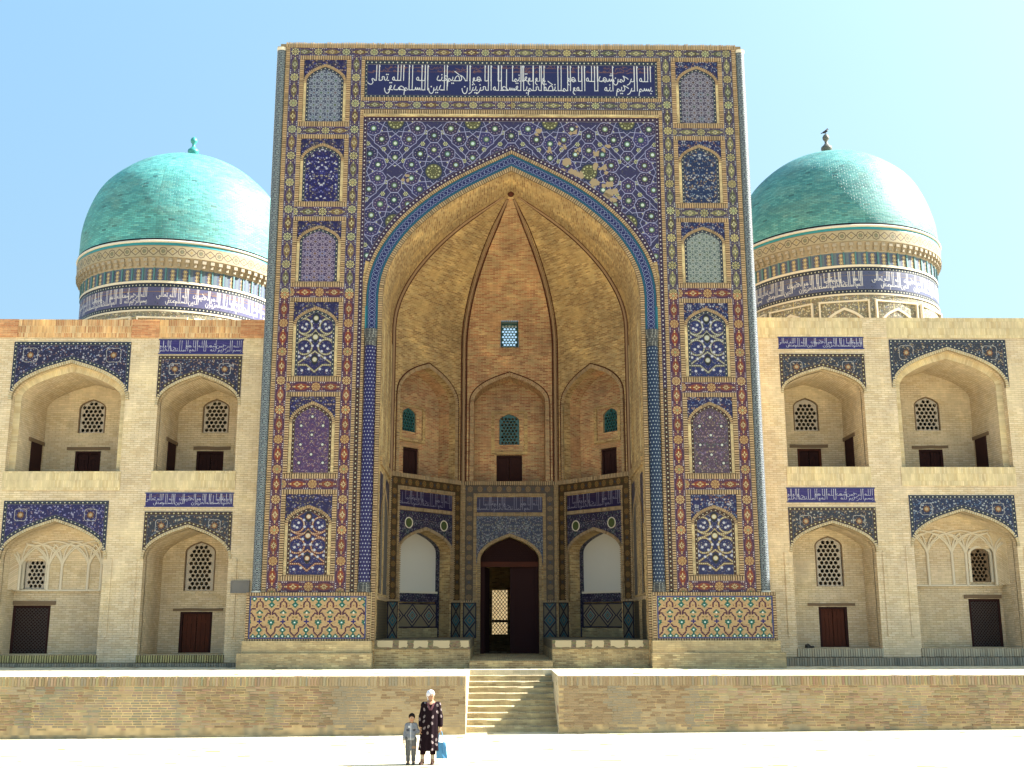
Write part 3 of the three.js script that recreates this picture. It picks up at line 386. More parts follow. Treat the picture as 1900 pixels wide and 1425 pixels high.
M.knot = glaze(canvasTex(200, 96, 0.62, 1, (c, w, h) => { c.fillStyle = '#20607a'; c.fillRect(0, 0, w, h); c.fillStyle = '#1d1f62'; c.fillRect(0, 16, w, h - 32); c.strokeStyle = '#a4b0d2'; c.lineWidth = 4; for (let i = -1; i < 5; i++) { const x = i * 50; c.beginPath(); c.moveTo(x, 22); c.lineTo(x + 26, 48); c.lineTo(x, 74); c.moveTo(x + 50, 22); c.lineTo(x + 24, 48); c.lineTo(x + 50, 74); c.moveTo(x + 12, 22); c.lineTo(x + 38, 22); c.moveTo(x + 12, 74); c.lineTo(x + 38, 74); c.stroke(); } speckle(c, w, h, 0.08); }));
M.brownTile = glaze(canvasTex(160, 60, 0.8, 1, (c, w, h) => { c.fillStyle = '#54402c'; c.fillRect(0, 0, w, h); for (let i = 0; i < 2; i++) { const x = 40 + i * 80; rosette(c, x, 30, 22, { disc: '#7a5430', pet: '#a8854c', ring: '#4c584a', dots: '#8a8462' }); dot(c, x + 40, 30, 9, i ? '#3a4658' : '#54502c'); dot(c, x - 40, 30, 9, i ? '#54502c' : '#3a4658'); } speckle(c, w, h, 0.18); }));
M.flowerTile = glaze(canvasTex(300, 200, 2.1, 1.4, (c, w, h) => { floral(c, w, h, '#30294c', ['#6a6478', '#9a94a4', '#4a6a5e', '#5c4460', '#7a6a58'], 340, 5, '#c8c4cc'); speckle(c, w, h, 0.12); }));
M.flowerTile2 = glaze(canvasTex(300, 200, 2.1, 1.4, (c, w, h) => { floral(c, w, h, '#34385a', ['#6e7a74', '#9a9ca6', '#566480', '#745f6a', '#86785e'], 460, 6, '#c6c6ca'); speckle(c, w, h, 0.12); }));
const dado = (n) => canvasTex(n * 100, 200, 1, 1, (c, w, h) => { c.fillStyle = '#7a6c54'; c.fillRect(0, 0, w, h); for (let q = 0; q < n; q++) { const x = q * 100 + 50, y = 100; for (const [r, k] of [[98, '#1d1a34'], [84, '#85775c'], [66, '#2a2440'], [52, '#8a7c62'], [38, '#256a78'], [26, '#82745a'], [13, '#1f2440'], [7, '#93866c']]) { c.fillStyle = k; c.beginPath(); c.moveTo(x, y - r); c.lineTo(x + r * (n > 1 ? 0.52 : 0.9), y); c.lineTo(x, y + r); c.lineTo(x - r * (n > 1 ? 0.52 : 0.9), y); c.fill(); } } c.strokeStyle = '#1d1a34'; c.lineWidth = 9; c.strokeRect(4, 4, w - 8, h - 8); for (let i = 0; i < w * 2; i++) { c.fillStyle = 'rgba(40,34,40,0.25)'; c.fillRect(Math.floor(rnd() * w / 6) * 6, rnd() * h, 1, 6); } speckle(c, w, h, 0.12); });
M.dado = glaze(dado(3), { roughness: 0.6, color: 0xffffff }); M.dadoNarrow = glaze(canvasTex(80, 240, 1, 1, (c, w, h) => { c.fillStyle = '#8a7c62'; c.fillRect(0, 0, w, h); c.strokeStyle = '#1d1a34'; c.lineWidth = 9; for (let i = -1; i < 3; i++) { c.beginPath(); c.moveTo(0, i * 120); c.lineTo(w, i * 120 + 120); c.moveTo(w, i * 120); c.lineTo(0, i * 120 + 120); c.stroke(); } for (const y of [0, 120, 240]) for (const [r, k] of [[30, '#236a7c'], [18, '#86785e'], [9, '#256a78']]) { c.fillStyle = k; c.beginPath(); c.moveTo(40, y - r * 1.4); c.lineTo(40 + r, y); c.lineTo(40, y + r * 1.4); c.lineTo(40 - r, y); c.fill(); } c.lineWidth = 12; c.strokeRect(0, 0, w, h); speckle(c, w, h, 0.12); }), { roughness: 0.6 });
M.dadoSmall = glaze(canvasTex(160, 160, 0.8, 0.8, (c, w, h) => { c.fillStyle = '#6a5c44'; c.fillRect(0, 0, w, h); for (let j = 0; j < 8; j++) for (let i = 0; i < 8; i++) { c.save(); c.translate((i + (j % 2) * 0.5) * 20, j * 20 + 10); c.rotate(0.785); c.fillStyle = (i + j) % 3 ? '#241f2c' : '#2a4a50'; c.fillRect(-4, -4, 8, 8); c.restore(); } speckle(c, w, h, 0.14); }), { roughness: 0.7 });
// ---- dome glaze: courses of turquoise brick (uv in metres)
const domeMat = (cols, sd, rough) => { const w = 1600, h = 520, map = canvasTex(w, h, 15.4, 5, (c) => { const nx = 64, ny = 62; for (let j = 0; j < ny; j++) for (let i = -1; i < nx; i++) { const u = ((i + nx) % nx), n = fbm(u * 0.11 + sd, j * 0.12, 7, 8), hh = hash(u * 3 + sd, j * 7 + 1), k = 0.91 + 0.12 * hh + 0.26 * (n - 0.5), C = cols[Math.floor(hash(u + 13, j * 5 + sd) * cols.length)], pt = sm(0.62, 0.66, vnoise(u * 0.35 + sd, j * 0.2 + 4, 22, 12)); c.fillStyle = css(C.map((v, q2) => lerp(v, [120, 142, 128][q2], pt * 0.22 + (hh > 0.975 ? 0.25 : 0))), k * (hh < 0.02 ? 0.8 : 1)); c.fillRect((i + (j % 2) * 0.5) * w / nx, j * h / ny, w / nx + 1, h / ny + 1); } for (let j = 0; j < ny; j++) { c.fillStyle = 'rgba(30,66,62,0.5)'; c.fillRect(0, j * h / ny, w, 1.2); } c.fillStyle = 'rgba(34,66,60,0.5)'; for (let j = 0; j < ny; j++) for (let i = 0; i < nx; i++) c.fillRect((i + (j % 2) * 0.5) * w / nx, j * h / ny, 1.2, h / ny); speckle(c, w, h, 0.06); }); const b = canvasTex(512, 512, 3.85, 2.6, (c, W2, H2) => { for (let j = 0; j < 32; j++) for (let i = -1; i < 16; i++) { const g = Math.round(255 * hash((i + 16) % 16, j + sd)); c.fillStyle = `rgb(${g},${g},${g})`; c.fillRect((i + (j % 2) * 0.5) * 32, j * 16, 31, 15); } }, false); return std({ map, bumpMap: b, bumpScale: 0.02, roughness: rough }); };
M.domeL = domeMat([[84, 158, 154], [78, 151, 148], [92, 166, 161], [72, 143, 143]], 3, 0.62);
M.domeR = domeMat([[78, 144, 140], [64, 130, 130], [90, 151, 145], [68, 134, 133]], 9, 0.62);
M.drumBand = glaze(canvasTex(240, 80, 1.5, 1, (c, w, h) => { c.fillStyle = '#b4a688'; c.fillRect(0, 0, w, h); c.strokeStyle = '#6a5a4a'; c.lineWidth = 5; for (let i = 0; i < 2; i++) { const x = 60 + i * 120; c.beginPath(); for (let q = 0; q <= 8; q++) c.lineTo(x + 26 * Math.cos(q * 0.785), 40 + 26 * Math.sin(q * 0.785)); c.stroke(); rosette(c, x, 40, 15, { disc: '#4a4a3a', pet: '#cdbf94', ring: '#4a5a6a', dots: '#c9c0a4' }); const X = (x + 60) % w; for (const xx of [X, X - w, X + w]) { c.beginPath(); c.moveTo(xx - 30, 40); c.lineTo(xx, 16); c.lineTo(xx + 30, 40); c.lineTo(xx, 64); c.closePath(); c.stroke(); dot(c, xx, 40, 8, '#b09a6a'); } } c.fillStyle = '#8c7650'; c.fillRect(0, 0, w, 4); c.fillRect(0, h - 4, w, 4); speckle(c, w, h, 0.12); }), { color: GL, roughness: 0.6 });
M.drumPanel = glaze(canvasTex(96, 120, 0.52, 1, (c, w, h) => { c.fillStyle = '#6a7a84'; c.fillRect(0, 0, w, h); c.fillStyle = '#56627e'; c.fillRect(12, 8, w - 24, h - 10); for (const [x, y] of [[48, 30], [48, 66], [48, 100]]) { petals(c, x, y, 0, 20, 6, 6, '#b8a076'); dot(c, x, y, 6, '#e4d6a8'); } for (const y of [48, 84]) for (const x of [28, 68]) dot(c, x, y, 6, '#6a5240'); speckle(c, w, h, 0.12); }), { color: GL, roughness: 0.6 });
M.drumFace = glaze(canvasTex(600, 300, 4, 2, (c, w, h) => { floral(c, w, h, '#8a8470', ['#c6bc9c', '#5a6484', '#9a8a62', '#d8cfb4', '#6e7268', '#94705a'], 900, 7, '#ece4cc'); c.strokeStyle = '#cdbb86'; c.lineWidth = 6; for (let i = 0; i < 2; i++) { c.strokeRect(20 + i * 300, 60, 120, 60); c.strokeRect(165 + i * 300, 40, 120, 300); } c.fillStyle = '#3f4c56'; for (let i = 0; i < 2; i++) c.fillRect(30 + i * 300, 70, 100, 40); speckle(c, w, h, 0.12); }), { color: GL, roughness: 0.6 });
// ---- pavement
const pave = (w, h, sx, sy, base, n) => std({ roughness: 0.9, map: canvasTex(w, h, sx, sy, (c) => { c.fillStyle = css(base); c.fillRect(0, 0, w, h); const bw = w / 48, bh = h / 96; for (let j = 0; j < 96; j++) for (let i = -1; i < 48; i++) { c.fillStyle = css(base, 0.86 + 0.16 * hash(i + 2, j)); c.fillRect((i + (j % 2) * 0.5) * bw + 0.5, j * bh + 0.5, bw - 1, bh - 1); } for (let i = 0; i < n; i++) { const x = rnd() * w, y = rnd() * h, l = rr(6, 55); c.fillStyle = `rgba(${84 + rnd() * 40},${72 + rnd() * 36},${44 + rnd() * 24},${rr(0.5, 0.95)})`; c.fillRect(x, y, l, rr(5, 20)); } speckle(c, w, h, 0.06); }) });
M.ground = pave(1400, 1400, 14, 14, [198, 186, 158], 300); M.terrace = pave(900, 900, 12, 12, [198, 186, 158], 120);

M.rosette = glaze(canvasTex(64, 64, 1, 1, (c, w, h) => { c.fillStyle = '#4a3a40'; c.fillRect(0, 0, w, h); petals(c, 32, 32, 6, 29, 8, 6, '#a8744a'); petals(c, 32, 32, 4, 18, 8, 4, '#c6ae84', 0.39); dot(c, 32, 32, 7, '#d8ccb0'); dot(c, 32, 32, 3, '#5a3a2a'); speckle(c, w, h, 0.15); }));
// ---------------------------------------------------------------- ground, terrace, stairs
const GY = (x) => -1.6 + 0.0072 * x;
{
  const g = new THREE.PlaneGeometry(1600, 1600, 8, 8).rotateX(-Math.PI / 2), p = g.attributes.position, uv = g.attributes.uv;
  for (let i = 0; i < p.count; i++) { p.setY(i, GY(clamp(p.getX(i), -60, 60))); uv.setXY(i, p.getX(i), p.getZ(i)); }
  const g2 = new THREE.PlaneGeometry(120, 1600, 1, 1).rotateX(-Math.PI / 2); for (let i = 0; i < 4; i++) { const q = g2.attributes.position; q.setY(i, GY(q.getX(i))); g2.attributes.uv.setXY(i, q.getX(i), q.getZ(i)); }
  const side = (x0, x1) => { const s = new THREE.PlaneGeometry(x1 - x0, 1600).rotateX(-Math.PI / 2).translate((x0 + x1) / 2, 0, 0); for (let i = 0; i < 4; i++) { const q = s.attributes.position; q.setY(i, GY(x0 < 0 ? -60 : 60)); s.attributes.uv.setXY(i, q.getX(i), q.getZ(i)); } return s; };
  structure('ground', merge([g2, side(-800, -60), side(60, 800)]), M.ground);
}
const SX0 = -1.39, SX1 = 1.26, SZ = 1.2, FZ = 5.36;
structure('terrace', merge([boxG(-46, SX0, -2.1, 0, SZ, FZ), boxG(SX1, 46, -2.1, 0, SZ, FZ), boxG(-46, 46, -2.1, 0, -34, SZ)]), M.terrace);
{
  const st = thing('staircase', 'worn brick staircase cut into the terrace below the portal doorway', 'staircase', [0, 0, 0]);
  for (let k = 1; k < 10; k++) {
    const y = -0.16 * k + rr(-0.006, 0.006), z0 = SZ + 0.002 + 0.41 * (k - 1), g = new THREE.BoxGeometry(SX1 - SX0 - 0.006, y + 2.1, 0.408, 24, 1, 1).translate((SX0 + SX1) / 2, (y - 2.1) / 2, z0 + 0.204), p = g.attributes.position;
    for (let i = 0; i < p.count; i++) if (p.getY(i) > -1.9 && p.getZ(i) > z0 + 0.3) { const n = vnoise(p.getX(i) * 3 + k * 9, k); p.setY(i, p.getY(i) - 0.03 * n * n); p.setZ(i, p.getZ(i) - 0.02 * n); }
    g.computeVertexNormals(); part(st, 'step', boxUV(g), M.step);
  }
}
// retaining wall on each side of the stairs, brick by brick
const PALW = [[0.265, 0.185, 0.105], [0.225, 0.15, 0.082], [0.285, 0.205, 0.118], [0.315, 0.235, 0.135], [0.33, 0.25, 0.148], [0.27, 0.21, 0.132], [0.245, 0.205, 0.14], [0.345, 0.268, 0.16]];
const PALM = PALW.map((c) => std({ color: new THREE.Color().setRGB(...c), roughness: 0.92 }));
{
  const mortar = std({ roughness: 0.95, map: canvasTex(1536, 128, 24.6, 2.05, (c, w, h) => { const im = c.createImageData(w, h); for (let y = 0; y < h; y++) for (let x = 0; x < w; x++) { const s = fbm(x / 60, y / 90, 1e5, 1e5), t = vnoise(x / 9, y / 9), k = 0.72 + 0.3 * s + 0.2 * t, g = sm(0.5, 0.68, fbm(x / 26 + 50, y / 160, 1e5, 1e5)), o = (y * w + x) * 4; im.data[o] = lerp(182, 156, g) * k; im.data[o + 1] = lerp(158, 142, g) * k; im.data[o + 2] = lerp(116, 112, g) * k; im.data[o + 3] = 255; } c.putImageData(im, 0, 0); }) });
  const unit = new THREE.BoxGeometry(1, 1, 1);
  const build = (x0, x1, label, sd) => {
    const t = thing('retaining_wall', label, 'wall', [(x0 + x1) / 2, -1.6, FZ], 'terrace retaining walls'), ox = -(x0 + x1) / 2, oy = 1.6;
    part(t, 'mortar_face', boxG(x0 + ox, x1 + ox, -2.05 + oy, -0.005 + oy, 0, 0.026), mortar);
    const all = []; const inner = x0 > 0 ? x0 : x1;
    for (let i = 0, n = Math.floor((x1 - x0) / 0.085); i < n; i++) { const x = x0 + (i + 0.5) * (x1 - x0) / n, top = -0.004 - 0.035 * Math.pow(rnd(), 3); all.push([x, (top - 0.27) / 2, (x1 - x0) / n * rr(0.72, 0.9), top + 0.27, rr(0.034, 0.052), [3, 4, 4, 7, 0, 2, 6][Math.floor(rnd() * 7)]]); }
    for (let j = 0; j < 17; j++) {
      const y = -0.31 - j * 0.0712; let x = x0 + 0.01 + (j % 2) * 0.13 + rr(0, 0.02);
      while (x < x1 - 0.05) {
        const l = Math.min(rnd() < 0.22 ? 0.135 : 0.262, x1 - 0.01 - x), cx = x + l / 2; x += l + 0.013;
        const f = fbm(cx * 0.55 + sd, y * 0.8, 1e5, 1e5), st = fbm(cx * 1.3 + sd + 40, y * 0.25, 1e5, 1e5), low = sm(1.3, 1.5, -y);
        if (f > 0.95 || (low > rnd() && rnd() < 0.8)) continue;                              // hidden under old render
        const worn = sm(0.48, 0.66, f); all.push([cx, y, l, rr(0.052, 0.060), 0.030 + rr(0, 0.012) * (1 - worn), st > 0.58 ? (rnd() < 0.6 ? 6 : 5) : worn > rnd() ? (rnd() < 0.5 ? 4 : 7) : Math.floor(rnd() * 4)]);
      }
    }
    all.sort((a, b) => Math.abs(a[0] - inner) - Math.abs(b[0] - inner));
    const rest = new Bricks();
    all.forEach(([x, y, w, h, d, k], i) => {
      if (i < 300) { const m = part(t, 'brick', unit, PALM[k]); m.scale.set(w, h, d); m.position.set(x + ox, y + oy, 0.0 + d / 2); } else rest.box(x + ox, y + oy, d / 2, w, h, d, 0, PALW[k].map((v) => v * rr(0.9, 1.1)));
    });
    stuff(part(t, 'brickwork', rest.geo(), M.brick));
  };
  build(-26, SX0, 'weathered brick terrace wall behind the woman and boy', 3); build(SX1, 26, 'weathered brick terrace wall on the far side of the stairs from the people', 31);
}
// ---------------------------------------------------------------- portal
const portal = thing('portal', 'monumental tiled portal with a deep pointed arch between the two domes', 'portal', [0, 0, 0]);
const AH = 4.62, AS = 12.6, AA = 17.78;
const A0 = arch(0, AH, AS, AA), full = (d) => { const p = offsetPath(A0, d); return p; };
{
  const hole = A0.slice().reverse();
  part(portal, 'screen_wall', plate([V2(-8.82, 0), V2(-AH, 0), ...A0, V2(AH, 0), V2(8.82, 0), V2(8.82, 22.78), V2(-8.82, 22.78)], [], -2.0, -0.02), M.brownBrick);
  for (const s of [-1, 1]) { part(portal, 'rear_wall', boxG(Math.min(s * 8.82, s * 8.5), Math.max(s * 8.82, s * 8.5), 0, 12, -10.5, -2.001), M.wing); if (s > 0) part(portal, 'added_sun_block', boxG(Math.min(s * 5.2, s * 6), Math.max(s * 5.2, s * 6), 12.3, 19, -10.3, -2.001), M.wing); }  // the upper slab is unseen, added to keep leaking sun off the vault
  part(portal, 'rear_roof', boxG(-8.82, 8.82, 12.0, 12.3, -14, -9.8), M.plinth);
}
const CREAM = (z0, z1, pairs, pitch = 0.085, tn = TONE.cream) => { const b = new Bricks(); for (const [a, c] of pairs) b.soldier(a, c, z0, z1, pitch, tn); return b.geo(); };
const band = (a, w) => [a, offsetPath(a, w)];
function frame(parent, x0, x1, y0, y1, w, z0, z1, tn = TONE.cream) {   // rectangular brick frame with its joints
  const ln = (a, b) => line(a, b), prs = [[ln([x0, y1 - w], [x1, y1 - w]), ln([x0, y1], [x1, y1])], [ln([x0, y0], [x1, y0]), ln([x0, y0 + w], [x1, y0 + w])], [ln([x0, y0 + w], [x0, y1 - w]), ln([x0 + w, y0 + w], [x0 + w, y1 - w])], [ln([x1 - w, y0 + w], [x1 - w, y1 - w]), ln([x1, y0 + w], [x1, y1 - w])]];
  const m = stuff(part(parent, 'brick_frame', CREAM(z0, z1, prs, 0.085, tn), M.brick));
  part(parent, 'frame_bed', plate(rectPts(x0, x1, y0, y1), [rectPts(x0 + w, x1 - w, y0 + w, y1 - w)], z0 - 0.02, z0 + 0.006), M.jointDark); return m;
}
const uvFit = (g, x0, x1, y0, y1) => { const p = g.attributes.position, u = g.attributes.uv; for (let i = 0; i < p.count; i++) u.setXY(i, (p.getX(i) - x0) / (x1 - x0), (p.getY(i) - y0) / (y1 - y0)); return g; };
// stepped plinths, mosaic feet, pylons
const ROWS = [[19.51, 22.38], [16.35, 19.19], [13.29, 15.97], [9.81, 12.90], [6.37, 9.44], [2.88, 6.00]];
for (const s of [-1, 1]) {
  const X = (x) => s * x, lo = (a, b) => Math.min(s * a, s * b), hi = (a, b) => Math.max(s * a, s * b), R = s > 0;
  const pl = part(portal, 'plinth', boxG(lo(4.66, 9.12), hi(4.66, 9.12), 0, 0.5, -2.0, 0.46), M.plinth);
  part(portal, 'plinth', boxG(lo(4.70, 9.0), hi(4.70, 9.0), 0.5, 0.9, -2.0, 0.30), M.plinth);
  // mosaic foot
  const foot = part(portal, 'mosaic_foot', boxG(lo(4.74, 8.96), hi(4.74, 8.96), 0.9, 2.5, -2.02, 0.12), M.plinth);
  part(foot, 'mosaic', (() => { const g = plate(rectPts(lo(4.94, 8.80), hi(4.94, 8.80), 1.0, 2.34), [], 0.12, 0.135), p = g.attributes.position, u = g.attributes.uv; for (let i = 0; i < p.count; i++) u.setXY(i, p.getX(i) - X(4.94), p.getY(i) - 1.01); return g; })(), M.mosaic);
  part(foot, 'blue_edging', plate(rectPts(lo(4.91, 8.83), hi(4.91, 8.83), 0.97, 2.37), [rectPts(lo(4.95, 8.79), hi(4.95, 8.79), 1.01, 2.33)], 0.12, 0.145), M.cobalt);
  frame(foot, lo(4.76, 8.95), hi(4.76, 8.95), 0.86, 2.5, 0.115, 0.125, 0.155);
  // vertical strips
  const vs = (x0, x1, y0, y1, z1, mat, nm) => part(portal, nm, bar(X(x0), y0, X(x0), y1, s * -(x1 - x0), -0.02, z1), mat);
  const solid = (x0, x1, y0, y1, nm, tn = TONE.cream) => { stuff(part(portal, nm, CREAM(0, 0.05, [[line([X(x0), y0], [X(x0), y1]), line([X(x1), y0], [X(x1), y1])]], 0.085, tn), M.brick)); part(portal, 'brick_bed', boxG(lo(x0, x1), hi(x0, x1), y0, y1, -0.03, 0.012), M.jointDark); };
  solid(8.335, 8.48, 2.5, 22.72, 'edge_bricks'); solid(5.50, 5.635, 2.5, 20.19, 'edge_bricks'); solid(5.245, 5.355, 2.5, 12.6, 'edge_bricks'); solid(4.63, 4.79, 0.92, 12.6, 'edge_bricks', TONE.tan);
  vs(7.95, 8.33, 13.1, 22.72, 0.02, R ? M.borderOlive : M.border, 'flower_border'); vs(7.95, 8.33, 2.5, 13.1, 0.02, M.borderRed, 'flower_border');
  vs(5.64, 6.02, 13.1, 22.4, 0.02, R ? M.borderOlive : M.border, 'flower_border'); vs(5.64, 6.02, 2.5, 13.1, 0.02, M.borderRed, 'flower_border');
  vs(5.36, 5.50, 2.5, 9.6, 0.02, M.beadBrown, 'bead_border'); vs(5.36, 5.50, 9.6, 19.92, 0.02, M.bead, 'bead_border');
  part(portal, 'red_reveal', boxG(lo(8.48, 8.62), hi(8.48, 8.62), 2.5, 22.7, -0.5, -0.04), M.woodRed);
  for (let i = 0; i < 6; i++) { const y0 = i === 5 ? 2.5 : ROWS[i + 1][1], y1 = ROWS[i][0]; part(portal, 'flower_border', bar(lo(6.02, 7.95), y0, hi(6.02, 7.95), y0, y1 - y0, -0.02, 0.02), i > 1 ? M.borderRed : R ? M.borderOlive : M.border); }
  // corner column
  const col = new THREE.CylinderGeometry(0.185, 0.185, 20.2, 20, 1, true).translate(X(8.66), 12.6, -0.12), cu = col.attributes.uv; for (let i = 0; i < cu.count; i++) cu.setXY(i, cu.getX(i) * 1.16, cu.getY(i) * 20.2);
  const cc = part(portal, 'corner_column', col, M.net); part(cc, 'column_cap', new THREE.CylinderGeometry(0.2, 0.19, 0.12, 20).translate(X(8.66), 22.66, -0.12), M.rib); part(cc, 'column_foot', new THREE.CylinderGeometry(0.19, 0.22, 0.1, 20).translate(X(8.66), 2.5, -0.12), M.rib);
  // inner column with capital
  const ic = new THREE.CylinderGeometry(0.215, 0.215, 8.4, 18, 1, true).translate(X(5.015), 6.9, -0.02), iu = ic.attributes.uv; for (let i = 0; i < iu.count; i++) iu.setXY(i, iu.getX(i) * 1.35, iu.getY(i) * 8.4);
  const inc = part(portal, 'inner_column', ic, R ? M.dottyR : M.dotty);
  const cap = (y, h, r0, r1) => { const g = new THREE.CylinderGeometry(r1, r0, h, 18).translate(X(5.015), y + h / 2, -0.02), u = g.attributes.uv; for (let i = 0; i < u.count; i++) u.setXY(i, u.getX(i) * 1.3, u.getY(i) * h); return g; };
  part(inc, 'capital', merge([cap(11.1, 0.5, 0.215, 0.25), cap(11.6, 0.12, 0.25, 0.25)]), M.capital); part(inc, 'column_base', merge([cap(2.5, 0.15, 0.24, 0.24), cap(2.65, 0.2, 0.24, 0.215)]), M.capital);
  part(portal, 'knot_band', boxG(lo(4.79, 5.245), hi(4.79, 5.245), 11.72, 12.6, -0.03, 0.004), M.turq);
  // six framed tile pictures
  ROWS.forEach(([y0, y1], i) => {
    const x0 = lo(6.02, 7.95), x1 = hi(6.02, 7.95), w = 0.17, cx = (x0 + x1) / 2, hw = (x1 - x0) / 2 - w, ya = y1 - w - (i === 5 ? 0.42 : 0.22), ys = ya - [0.72, 0.66, 0.62, 0.66, 0.74, 0.62][i];
    const fieldMat = R ? [M.f1r, M.f2r, M.f3r, M.f4r, M.f5r, M.f6r][i] : [M.f1, M.f2, M.f3, M.f4, M.f5, M.f6][i];
    const yb = y0 + w + 0.04, a = arch(cx, hw - 0.1, ys, ya - 0.06), out = [V2(cx - hw + 0.1, yb), ...a, V2(cx + hw - 0.1, yb)];
    const pn = part(portal, 'tile_picture', uvFit(plate(out, [], -0.03, 0.004), cx - hw, cx + hw, yb, ya), fieldMat);
    const ao = arch(cx, hw, ys, ya + 0.06);
    const hg = [V2(cx - hw + 0.001, yb), ...ao.map((p) => V2(clamp(p.x, cx - hw + 0.001, cx + hw - 0.001), p.y)), V2(cx + hw - 0.001, yb)];
    part(pn, 'corner_tiles', plate([V2(cx - hw, ys - 0.05), V2(cx - hw, y1 - w), V2(cx + hw, y1 - w), V2(cx + hw, ys - 0.05), ...ao.slice().reverse()], [], -0.03, 0.022), R ? M.cornerR : M.corner);
    frame(pn, x0, x1, y0, y1, w, 0.01, 0.06);
    stuff(part(pn, 'arch_bricks', CREAM(-0.03, 0.045, [[a, offsetPath(a, 0.115)]], 0.075), M.brick));
    const o2 = [V2(cx - hw + 0.1, yb), ...a, V2(cx + hw - 0.1, yb)], o3 = offsetPath(o2, -0.1); part(pn, 'bead_edge', stripG(o3, o2, -0.02, 0.014), i > 3 ? M.beadBrown : M.beadGreen);
    part(pn, 'sill_bricks', CREAM(-0.03, 0.03, [[line([cx - hw, y0 + w], [cx + hw, y0 + w]), line([cx - hw, yb], [cx + hw, yb])]]), M.brick);
    for (const q of [-1, 1]) part(pn, 'side_bricks', boxG(cx + q * (hw - 0.05) - 0.05, cx + q * (hw - 0.05) + 0.05, yb, ys, -0.03, 0.032), M.plinth);
  });
}
